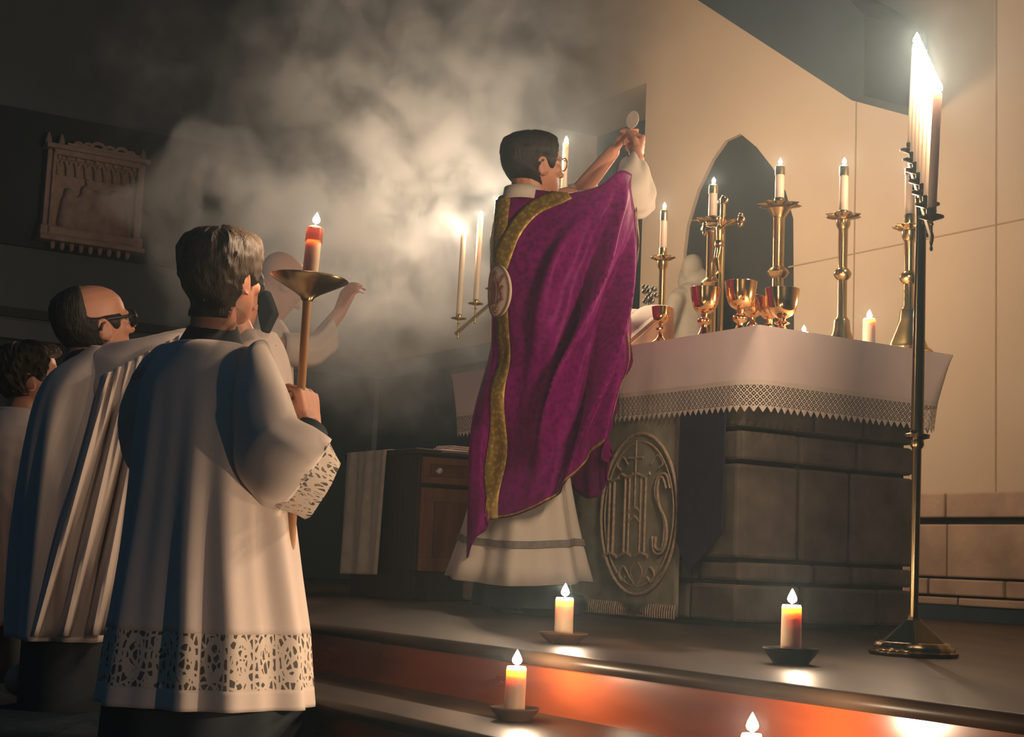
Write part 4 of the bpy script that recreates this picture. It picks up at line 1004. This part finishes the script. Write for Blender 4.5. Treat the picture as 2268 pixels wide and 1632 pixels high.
def ribbon(name, path, hw, m, off=.006, n=60, parent=None, solid=.002):
    rows = []
    for i in range(n + 1):
        s_, t_ = (lambda p: (p.x, p.y))(cr1([V((a, b, 0)) for a, b in path], (len(path) - 1) * i / n))
        s2, t2 = (lambda p: (p.x, p.y))(cr1([V((a, b, 0)) for a, b in path], min(len(path) - 1, (len(path) - 1) * i / n + .02)))
        s1, t1 = (lambda p: (p.x, p.y))(cr1([V((a, b, 0)) for a, b in path], max(0, (len(path) - 1) * i / n - .02)))
        along = (chas0(s2, t2) - chas0(s1, t1)).normalized()
        gs = chas0(s_ + .03, t_) - chas0(s_ - .03, t_); gt = chas0(s_, min(1, t_ + .01)) - chas0(s_, max(0, t_ - .01)); ks, kt = gs / .06, gt / (min(1, t_ + .01) - max(0, t_ - .01))
        nn = ks.cross(kt).normalized(); perp = nn.cross(along).normalized()
        # express perp in (s,t)
        a11, a12, a22 = ks.dot(ks), ks.dot(kt), kt.dot(kt); b1, b2 = perp.dot(ks), perp.dot(kt); det = a11 * a22 - a12 * a12
        us, ut = (b1 * a22 - b2 * a12) / det, (b2 * a11 - b1 * a12) / det
        rows.append([chas(s_ + us * hw * f, max(0, min(1, t_ + ut * hw * f)), off) for f in (-1, -.5, 0, .5, 1)])
    return MB().grid(rows).build(name, m, parent or ch, solid=solid)
ribbon('orphrey', [(0, .01), (0, .18), (-.05, .36), (0, .55), (0.02, .78), (0, 1.0)], .036, 'brocade')
ribbon('shoulder_orphrey', [(.06, .30), (.55, .19), (1.2, .08), (2.0, .0)], .034, 'brocade', .007)
ribbon('shoulder_orphrey', [(-.06, .30), (-.55, .19), (-1.2, .08), (-1.9, .0)], .034, 'brocade', .007)
ribbon('edge_trim', [(5.0, .04), (5.0, .25), (5.0, .5), (5.0, .75), (5.0, 1.0)], .006, 'brocade', .006)
ribbon('hem_trim', [(.3, .995), (1.2, .995), (2.2, .995), (3.2, .995), (4.2, .995)], .003, 'brocade', .005)
# medallion on the back
mc_t = .362
ks = (chas0(.1, mc_t) - chas0(-.1, mc_t)).normalized(); kt = (chas0(0, mc_t + .02) - chas0(0, mc_t - .02)).normalized(); nm = ks.cross(kt).normalized() * SGN
kt = (kt - ks * ks.dot(kt)).normalized()
mp = P(1114, 641, 5.36); mc0 = chas(0.0, mc_t, .014)
mrx, mry = .066, .092
def mp_(x, y, o=0): return mc0 + ks * x * mrx - kt * y * mry + nm * (o + .004 - .010 * x * x)
mb = MB()
mb.rings([[mp_(r * math.cos(a), r * math.sin(a), o) for a in [2 * PI * i / 48 for i in range(48)]] for r, o in ((1.0, -.010), (1.0, 0), (.97, .003), (.6, .003), (.1, .003))])
md = mb.build('medallion', 'medallion', ch)
mb = MB()
mb.tube([mp_(math.cos(a), math.sin(a), .003) for a in [2 * PI * i / 48 for i in range(49)]], .0035, 8)
def ml(pts, r=.0045): mb.tube([mp_(p.x, p.y, .005) for p in smooth_path([V((a, b, 0)) for a, b in pts], 8 * len(pts))], r, 7)
# knotted letter emblem: a looped P, a rounded A and a crossing K, with a small heart below
ml([(-.35, .68), (-.42, .3), (-.38, -.2), (-.46, -.55)], .006); ml([(-.36, .62), (-.1, .74), (.05, .5), (-.12, .28), (-.38, .26)])
ml([(-.15, .25), (-.2, -.1), (-.12, -.5)], .006); ml([(-.62, .1), (-.4, .02), (-.1, .06)]); ml([(-.12, .2), (.05, .25), (.08, -.1), (.02, -.48)], .006)
ml([(.62, .62), (.34, .32), (.18, .0)]); ml([(.2, .34), (.42, .1), (.56, -.2), (.34, -.36), (.10, -.52)]); ml([(.6, .2), (.36, -.06), (.62, -.34)])
mb.build('emblem', 'red_thread', md)
mb = MB(); mb.ball(mp_(.0, -.76, .004), (.012, .012, .012)); mb.ball(mp_(-.12, -.70, .004), .009); mb.ball(mp_(.12, -.70, .004), .009); mb.build('heart', 'red_thread', md)
# the wafer
ho = MB().lathe([(.002, -.0012), (.034, -.0012), (.0348, 0), (.034, .0012), (.002, .0012)], n=48, rot=Matrix.Rotation(YV + .12, 3, 'Z') @ Matrix.Rotation(PI / 2, 3, 'X')).build('communion_wafer', 'host'); ho.location = hostc
tag(ho, 'round white wafer held up in the priest\'s fingertips', 'wafer')
# ================================================================== server with the torch
FZ = -.26
bp = P(462, 1500, 3.42); boy = thing('person', 'young dark-haired server in lace-hemmed white surplice seen from behind holding a torch', 'person', V((bp.x, bp.y, FZ)), -.51)
bd = 3.42
bh_c = P(490, 612, 3.40); bR_ = rotm(-.50, .06, .02); bs_ = .208
hand_c = P(684, 905, 3.38)
mb = MB(); T = add_head(mb, bh_c, bR_, bs_)
mb.cap(T((0, -.09, -.3)), P(468, 770, 3.42), .050, .054)
mb.cap(P(462, 885, bd), P(455, 1100, bd + .02), .10, .10); mb.cap(P(405, 825, bd), P(540, 822, bd), .045, .045)
elb = P(632, 1052, 3.30); wri = P(690, 950, 3.40); shl = P(566, 830, 3.40)
mb.cap(P(540, 825, bd), shl, .045, .045); mb.cap(shl, elb, .048, .04); mb.cap(elb, wri, .038, .025)
mb.cap(P(392, 832, 3.46), P(372, 1000, 3.56), .05, .04); mb.cap(P(372, 1000, 3.56), P(470, 960, 3.7), .038, .026); mb.ball(P(490, 950, 3.72), .03)
for s_ in (-1, 1):
    hip = P(455 + s_ * 50, 1180, bd); kn = V((hip.x + .04, hip.y + .10, FZ + .085)); ft = kn + V((-.10, -.20, -.02))
    mb.cap(hip, kn, .09, .07); mb.cap(kn, ft, .065, .045)
d_ = P(682, 895, 3.40) - wri
add_hand(mb, wri, d_, V((-.85, .5, .1)), .96, ((62, 88, 55), (65, 92, 58), (66, 92, 60), (66, 90, 60)), ((.9, .25, .35), (.45, -.35, .8)), 1, splay=.02)
link('body', remesh(mb, .005, 3), 'skin', boy)
add_hair('hair', 'hair_brown', bh_c, bR_, bs_, boy, front=.22, thick=.075, messy=.022, nape=-.50, seed=3, tuft=.05)
def pleat(amps):
    return lambda t_, k: sum(a * math.cos(n_ * t_ + ph) for n_, a, ph in amps) 
bodyrows = [(764, 390, 550, .092), (776, 362, 585, .11), (815, 330, 612, .125), (860, 314, 628, .14), (950, 302, 640, .155), (1100, 285, 643, .17), (1250, 266, 660, .20), (1392, 246, 683, .225)]
NB = len(bodyrows) - 1
def bfold(t_, k, m2=6):
    kk = k / (NB * m2); a_ = .075 * sst(.25, 1.0, kk); w_ = 1.0
    return a_ * (math.cos(6 * t_ + 1.2 + .5 * kk) * .55 + .5 * math.cos(11 * t_ + .4 - kk) + .35 * math.cos(17 * t_ + 2.0)) + .018 * math.cos(4 * t_ + 9 * kk) * sst(.1, .4, kk)
br = dense(bodyrows, 6)
R = ring_rows(br, bd, 200, bfold)
sur = MB().rings(R, caps=False).build('surplice', 'surplice', boy, solid=.003)
# neck edge and shoulders close under the collar
lr = dense([(1392, 246, 683, .225), (1508, 229, 689, .238)], 8); lr = [(y, a, b, c) for y, a, b, c in lr]
kf = lambda t_, k: bfold(t_, NB * 6)
LR = ring_rows(lr, bd, 240, kf)
def ring_uv(Rs):
    uvs = []; per = [0]
    for a, b in zip(Rs[0], Rs[0][1:]): per.append(per[-1] + (b - a).length)
    for k, r in enumerate(Rs): uvs.append([(p, (r[0] - Rs[0][0]).length) for p in per])
    return uvs
mb = MB(); mb.grid(LR, ring_uv(LR), closed=True); mb.build('lace_band', 'surplice_lace', sur)['label'] = 'openwork lace band'
hr = ring_rows(dense([(1508, 229, 689, .238), (1552, 222, 692, .243)], 4), bd, 240, kf)
MB().rings(hr, caps=False).build('hem_band', 'surplice', sur, solid=.003)
cs = thing
cas = MB().rings(ring_rows([(1150, 330, 600, .13), (1392, 262, 662, .20), (1508, 246, 668, .215), (1560, 242, 668, .22), (1690, 230, 640, .24)], bd, 96, lambda t_, k: .03 * math.cos(9 * t_) * (k > 0))).build('cassock', 'cassock', boy)
mb = MB(); co = []
for y, xl, xr, hd in ((792, 388, 552, .088), (755, 398, 538, .080), (722, 418, 526, .064)):
    m_ = P((xl + xr) / 2, y, 3.42); a = (xr - xl) / 2 * 3.42 / FPX; co.append([m_ + V((a * math.cos(t_), hd * math.sin(t_), .012 * math.sin(t_))) for t_ in [2 * PI * i / 48 for i in range(48)]])
mb.rings(co, caps=False).build('collar', 'cassock', cas, solid=.004)
MB().tube(smooth_path([elb, elb.lerp(wri, .5) + V((0, 0, -.005)), wri + (wri - elb).normalized() * -.005], 12), [.055 - .0012 * i for i in range(13)], 20).build('cassock_cuff', 'cassock', cas)
# wide right sleeve, then its lace
SL = [(P(600, 778, 3.42), P(516, 860, 3.36), .085), (P(636, 872, 3.36), P(512, 960, 3.30), .115), (P(664, 945, 3.34), P(520, 1040, 3.28), .13), (P(700, 966, 3.34), P(575, 1105, 3.27), .13), (P(722, 985, 3.35), P(628, 1122, 3.28), .115)]
sleeve(SL, 'surplice', 'sleeve', sur, 6, .05, 6)
def ov_ring(t_, b_, hw, ax, n=120, ph=1.3):
    c = (t_ + b_) / 2; up = (t_ - b_) / 2; sd = ax.cross(up).normalized() * hw
    return [c + up * math.cos(a) * (1 + .05 * math.sin(6 * a + ph)) + sd * math.sin(a) * (1 + .05 * math.sin(6 * a + ph)) for a in [2 * PI * k / n for k in range(n)]]
a0_ = (SL[4][0] + SL[4][1]) / 2 - (SL[3][0] + SL[3][1]) / 2
e1 = (P(722, 985, 3.35), P(628, 1122, 3.28), .115); e2 = (P(736, 1040, 3.36), P(692, 1138, 3.30), .095)
LRs = [ov_ring(e1[0].lerp(e2[0], f), e1[1].lerp(e2[1], f), lerp(e1[2], e2[2], f), a0_) for f in [i / 6 for i in range(7)]]
mb = MB(); mb.grid(LRs, [[(u_, v_ * .9) for u_, v_ in r] for r in ring_uv(LRs)], closed=True); mb.build('lace_cuff', 'surplice_lace', sur)['label'] = 'openwork lace cuff'
sleeve([(P(402, 776, 3.44), P(352, 850, 3.46), .07), (P(360, 860, 3.52), P(322, 1010, 3.54), .085), (P(380, 930, 3.62), P(345, 1080, 3.60), .09), (P(440, 915, 3.70), P(430, 1060, 3.68), .08)], 'surplice', 'sleeve', sur, 5, .05, 6)

# the torch
p0, p1 = P(681, 655, 3.385), P(664, 905, 3.385); ax = (p1 - p0).normalized(); foot = p0 + ax * ((FZ + .003 - p0.z) / ax.z)
to = thing('torch', 'wooden processional torch with a dished brass drip cup held upright by the young server', 'torch', foot)
MB().tube([foot, p1, p0 + ax * .03, p0 - ax * .002], [.0105, .0098, .0095, .011], 16).build('pole', 'pole_wood', to)
MB().lathe([(.012, -.012), (.016, -.004), (.03, .006), (.06, .022), (.085, .036), (.0885, .040), (.087, .0415), (.058, .026), (.028, .011), (.02, .012), (.0195, .03), (.017, .03)], n=48, c=p0, rot=Matrix.Rotation(.05, 3, 'Y')).build('drip_cup', 'brass_dark', to)
cb_ = p0 + V((.001, 0, .014)); chh = P(682, 500, 3.385).z - cb_.z
candle('lit candle glowing orange in the torch held by the young server', cb_, chh, .0178, 'wax_amber', cap=.033, fl=.026, tilt=(0, .05), power=2.5, fm='amber_glass')

# ================================================================== bespectacled server behind, kneeling and leaning
d2 = 4.35
b2 = P(190, 1300, d2); sv = thing('person', 'balding server with black glasses and white surplice, kneeling at the left', 'person', V((b2.x, b2.y, FZ)), -.85)
h2 = P(206, 722, d2); R2_ = rotm(-.86, .30, 0); s2_ = .236
mb = MB(); T = add_head(mb, h2, R2_, s2_)
mb.ball(T((0, .30, -.44)), (.055, .05, .035), R2_)
mb.cap(T((0, -.1, -.25)), P(185, 830, d2 + .03), .06, .07); mb.cap(P(180, 940, d2), P(170, 1200, d2 + .05), .12, .12)
mb.cap(P(145, 880, d2 - .03), P(280, 860, d2 + .06), .045, .045)
mb.cap(P(275, 855, d2 + .0), P(400, 790, d2 - .03), .042, .036); mb.cap(P(390, 790, d2 - .03), P(425, 760, d2), .034, .026); mb.ball(P(432, 752, d2 + .01), .03)
for s_ in (-1, 1):
    hip = P(170 + s_ * 36, 1200, d2 + .03); kn = V((hip.x + .0, hip.y + .03, FZ + .085)); mb.cap(hip, kn, .065, .06); mb.cap(kn, kn + V((-.06, -.10, -.02)), .055, .045)
link('body', remesh(mb, .006, 3), 'skin', sv)
add_hair('hair', 'hair_dark', h2, R2_, s2_, sv, front=.2, thick=.035, bald=(.06, 1.75), messy=.01, nape=-.38, seed=8)
glasses('glasses', 'black', h2, R2_, s2_, sv, .022)
T2 = lambda p: h2 + R2_ @ (V(p) * s2_)
rows = [(772, 196, 262, .07), (800, 158, 312, .10), (840, 110, 330, .14), (900, 80, 326, .16), (1000, 62, 318, .18), (1150, 48, 306, .20), (1300, 42, 296, .22), (1412, 38, 290, .235)]
f2 = lambda t_, k: sst(8, 40, k) * (.07 * math.cos(7 * t_ + .03 * k) + .045 * math.cos(13 * t_ - .05 * k + 1)) + .02 * math.cos(5 * t_ + .22 * k)
s2 = MB().rings(ring_rows(dense(rows, 6), d2, 160, f2), caps=False).build('surplice', 'surplice', sv, solid=.003)
sleeve([(P(262, 770, d2 + .02), P(196, 900, d2 - .08), .085), (P(320, 752, d2 - .04), P(262, 960, d2 - .12), .095), (P(386, 736, d2 - .05), P(330, 1000, d2 - .12), .10), (P(425, 732, d2 - .03), P(390, 960, d2 - .06), .085)], 'surplice', 'sleeve', s2, 8, .10, 9)
# long folds falling from the raised arm
G = []
for j in range(25):
    f = j / 24; row = []
    for i in range(49):
        g = i / 48; x = lerp(lerp(230, 60, f), lerp(400, 300, f), g); y = lerp(lerp(830, 742, g), lerp(1410, 1405, g), f)
        row.append(P(x, y, d2 - .17 - .05 * f + .028 * math.cos(g * 22 + 2 * f) * sst(0, .3, f) + .012 * math.cos(g * 47)))
    G.append(row)
MB().grid(G).build('draped_fold', 'surplice', s2, solid=.003)
ca2 = MB().rings(ring_rows([(1200, 90, 270, .15), (1412, 60, 276, .21), (1620, 50, 270, .24)], d2, 64)).build('cassock', 'cassock', sv)
co = [[P((xl + xr) / 2, y, d2 + .02) + V(((xr - xl) / 2 * d2 / FPX * math.cos(t_), hd * math.sin(t_), .015 * math.cos(t_))) for t_ in [2 * PI * i / 40 for i in range(40)]] for y, xl, xr, hd in ((815, 140, 285, .10), (788, 146, 262, .085), (772, 154, 250, .075))]
MB().rings(co, caps=False).build('collar', 'cassock', ca2, solid=.004)

# ================================================================== curly-haired server at the far left
d3 = 5.1
b3 = P(40, 1300, d3); sv = thing('person', 'curly-haired server in white surplice at the far left edge, face turned to the light', 'person', V((b3.x, b3.y, FZ)), -.8)
h3 = P(66, 838, d3); R3_ = rotm(-1.25, .25, 0); s3_ = .222
mb = MB(); T = add_head(mb, h3, R3_, s3_); mb.cap(T((0, -.1, -.28)), P(46, 930, d3), .055, .065); mb.cap(P(30, 1010, d3), P(22, 1200, d3), .085, .085); mb.cap(P(-20, 965, d3), P(75, 965, d3), .04, .04)
for s_ in (-1, 1):
    hip = P(22 + s_ * 24, 1210, d3); kn = V((hip.x, hip.y + .02, FZ + .085)); mb.cap(hip, kn, .06, .055); mb.cap(kn, kn + V((-.05, -.10, -.02)), .05, .045)
    mb.cap(P(28 + s_ * 40, 965, d3), P(28 + s_ * 42, 1080, d3), .035, .03)
link('body', remesh(mb, .007, 3), 'skin', sv)
add_hair('hair', 'hair_brown', h3, R3_, s3_, sv, front=.22, thick=.10, messy=.06, nape=-.30, seed=21)
rows = [(905, -2, 92, .07), (935, -34, 108, .11), (985, -52, 112, .14), (1080, -58, 106, .16), (1240, -66, 100, .20), (1380, -70, 102, .22)]
s3 = MB().rings(ring_rows(dense(rows, 5), d3, 120, lambda t_, k: sst(4, 24, k) * (.06 * math.cos(8 * t_) + .03 * math.cos(15 * t_ + 1))), caps=False).build('surplice', 'surplice', sv, solid=.003)
ca3 = MB().rings(ring_rows([(1200, -20, 80, .13), (1380, -50, 86, .19), (1560, -56, 90, .22)], d3, 64)).build('cassock', 'cassock', sv)
MB().rings([[P((xl + xr) / 2, y, d3) + V(((xr - xl) / 2 * d3 / FPX * math.cos(t_), hd * math.sin(t_), 0)) for t_ in [2 * PI * i / 32 for i in range(32)]] for y, xl, xr, hd in ((930, -6, 96, .08), (905, 4, 86, .065))], caps=False).build('collar', 'cassock', ca3, solid=.004)

# ================================================================== bowed server beyond the torch, in the smoke
d4 = 4.5
b4 = P(575, 1300, d4); sv = thing('person', 'white-surpliced server hidden behind the young torch holder, black collar flap showing past his face', 'person', V((b4.x, b4.y, FZ)), -.9)
h4 = P(518, 655, d4); R4_ = rotm(-.35, -.1, 0); s4_ = .21
mb = MB(); T = add_head(mb, h4, R4_, s4_); mb.cap(T((0, -.1, -.3)), P(548, 790, d4), .05, .055); mb.cap(P(560, 890, d4), P(555, 1200, d4), .075, .08); mb.cap(P(530, 835, d4), P(605, 835, d4), .04, .04)
sh4, e4, w4 = P(596, 838, d4), P(606, 940, d4 + .02), P(600, 880, d4 + .24)
mb.cap(sh4, e4, .045, .038); mb.cap(e4, w4, .035, .025); add_hand(mb, w4, V((-.2, .2, 1)), V((.4, .6, -.3)), .95, ((30, 45, 30),) * 4, ((.8, .4, .4), (.8, .1, .5)), 1)
for s_ in (-1, 1):
    hip = P(555 + s_ * 22, 1200, d4); kn = V((hip.x + .0, hip.y + .04, FZ + .085)); mb.cap(hip, kn, .055, .05); mb.cap(kn, kn + V((-.06, -.2, -.02)), .055, .045)
link('body', remesh(mb, .006, 3), 'skin', sv)
add_hair('hair', 'hair_dark', h4, R4_, s4_, sv, front=.25, thick=.05, messy=.015, seed=33)
rows = [(735, 530, 612, .06), (770, 506, 632, .10), (830, 478, 646, .14), (950, 466, 646, .17), (1150, 456, 640, .20), (1380, 446, 640, .22)]
s4 = MB().rings(ring_rows(dense(rows, 5), d4, 120, lambda t_, k: sst(4, 24, k) * (.06 * math.cos(8 * t_) + .03 * math.cos(15 * t_ + 1))), caps=False).build('surplice', 'surplice', sv, solid=.003)
sleeve([(P(606, 762, d4), P(560, 800, d4 - .05), .06), (P(634, 880, d4), P(570, 900, d4 - .05), .07), (P(628, 960, d4 + .03), P(570, 960, d4), .07)], 'surplice', 'sleeve', s4, 6, .06, 7)
ca4 = MB().rings(ring_rows([(1200, 500, 610, .12), (1380, 466, 620, .18), (1580, 460, 620, .20)], d4, 64)).build('cassock', 'cassock', sv)
MB().prism([P(x, y, d4 - .14) for x, y in ((572, 652), (588, 640), (597, 662), (608, 692), (586, 737), (576, 733), (568, 690))], V((.012, .03, 0))).build('collar_flap', 'cassock', ca4, smooth=False, bevel=.006)

# ================================================================== bowed bald man kneeling on the step in the smoke
d5 = 5.5
b5 = P(612, 1300, d5); sv = thing('person', 'bald man bowing in the thick smoke behind the torch, one hand raised', 'person', V((b5.x, b5.y, 0)), -.9)
h5 = P(622, 628, d5); R5_ = rotm(-.95, -.55, 0); s5_ = .215
mb = MB(); T = add_head(mb, h5, R5_, s5_); mb.cap(T((0, -.15, -.25)), P(590, 735, d5), .05, .055); mb.cap(P(585, 810, d5), P(580, 1080, d5), .07, .075); mb.cap(P(570, 770, d5), P(625, 770, d5 - .05), .045, .045)
e5, w5 = P(690, 770, d5 + .03), P(752, 692, d5 + .08)
mb.cap(P(625, 772, d5 - .05), e5, .042, .036); mb.cap(e5, w5, .034, .025); add_hand(mb, w5, P(768, 655, d5 + .09) - w5, V((.4, .6, -.3)), .95, ((20, 30, 20), (25, 35, 20), (30, 35, 20), (30, 40, 20)), ((.8, .4, .4), (.8, .1, .5)), 1)
for s_ in (-1, 1):
    hip = P(578 + s_ * 20, 1080, d5); kn = V((hip.x, hip.y + .02, .085)); mb.cap(hip, kn, .055, .05); mb.cap(kn, kn + V((-.1, -.2, -.02)), .055, .045)
link('body', remesh(mb, .007, 3), 'skin', sv)
rows = [(705, 574, 622, .05), (735, 548, 642, .09), (790, 520, 648, .13), (900, 512, 648, .15), (1150, 506, 645, .18), (1290, 500, 642, .19)]
s5 = MB().rings(ring_rows(dense(rows, 5), d5, 100, lambda t_, k: sst(4, 20, k) * .05 * math.cos(8 * t_)), caps=False).build('surplice', 'surplice', sv, solid=.003)
sleeve([(P(622, 738, d5 - .04), P(622, 800, d5 - .06), .06), (P(690, 738, d5 + .02), P(694, 812, d5), .06), (P(730, 702, d5 + .05), P(744, 776, d5 + .05), .05)], 'surplice', 'sleeve', s5, 6, .06, 7)
MB().rings(ring_rows([(1180, 525, 630, .13), (1300, 520, 630, .16), (1352, 518, 630, .17)], d5, 64)).build('cassock', 'cassock', sv)
# ================================================================== incense smoke
def volume_mat(name):
    m = bpy.data.materials.new(name); m.use_nodes = True; t = m.node_tree; t.nodes.clear()
    return m, t
m, nt = volume_mat('incense_smoke')
class N2(NT):
    def __init__(s, m): s.m = m; s.t = m.node_tree; s.n = s.t.nodes; s.l = s.t.links
t = N2(m); co = t.coord('Object')
warp = t.noise(co, 1.6, 2, .6, 'Color')
vm = t.new('ShaderNodeVectorMath', operation='MULTIPLY_ADD'); t.put(vm.inputs[0], warp); vm.inputs[1].default_value = (.9, .9, .9); vm.inputs[2].default_value = (-.45, -.45, -.45)
va = t.new('ShaderNodeVectorMath', operation='ADD'); t.put(va.inputs[0], co); t.put(va.inputs[1], vm.outputs[0]); wc = va.outputs[0]
total = None
SMOKE = [  # px, py, distance, radius, weight
 (900, 470, 8.9, .95, 1.3), (825, 320, 8.9, 1.0, 1.6), (1010, 280, 9.3, 1.1, 1.0), (755, 150, 8.9, .75, 1.5),
 (845, 650, 8.4, .85, .9), (1050, 60, 9.4, 1.3, .8), (455, 450, 6.0, .34, 4.0), (430, 180, 9.4, .8, .4), (705, 650, 5.0, .36, 1.5), (670, 570, 7.3, .6, .6)]
for px, py, d, r, wgt in SMOKE:
    c = P(px, py, d)
    mp = t.mapping(wc, (1 / r,) * 3, tuple(-x / r for x in c))
    ln = t.new('ShaderNodeVectorMath', operation='LENGTH'); t.put(ln.inputs[0], mp)
    f = t.math('MULTIPLY', t.math('SUBTRACT', 1.0, ln.outputs['Value'], clamp=True), wgt)
    total = f if total is None else t.math('ADD', total, f)
n1 = t.noise(wc, 3.0, 4, .6)
nn = t.math('MULTIPLY', t.math('SUBTRACT', n1, .42, clamp=True), 6.0)
dens = t.math('MULTIPLY', t.math('MULTIPLY', total, nn), 3.2)
sc_ = t.new('ShaderNodeVolumeScatter'); sc_.inputs['Color'].default_value = (.82, .91, 1.0, 1); sc_.inputs['Anisotropy'].default_value = .1
t.put(sc_.inputs['Density'], dens); out = t.new('ShaderNodeOutputMaterial'); t.l.new(sc_.outputs[0], out.inputs['Volume'])
M['smoke'] = m
sm = MB().box((-.95, 7.75, 2.75), (3.9, 6.1, 4.5)).build('incense_smoke', 'smoke', smooth=False)
tag(sm, 'pale incense smoke billowing up behind the priest and over the servers', 'smoke', kind='stuff')
# thin haze added through the sanctuary to put a glow round the flames
m, nt = volume_mat('thin_haze'); t = N2(m); sc_ = t.new('ShaderNodeVolumeScatter'); sc_.inputs['Color'].default_value = (.6, .84, 1, 1); sc_.inputs['Density'].default_value = .0075; sc_.inputs['Anisotropy'].default_value = .8
out = t.new('ShaderNodeOutputMaterial'); t.l.new(sc_.outputs[0], out.inputs['Volume']); M['haze'] = m
hz_ = abox(MB(), -4.5, WU - .3, -6.5, RB - .12, -.24, 3.9).build('thin_haze', 'haze', smooth=False)
tag(hz_, 'thin haze added through the whole sanctuary for a glow round the flames', 'haze', kind='stuff')
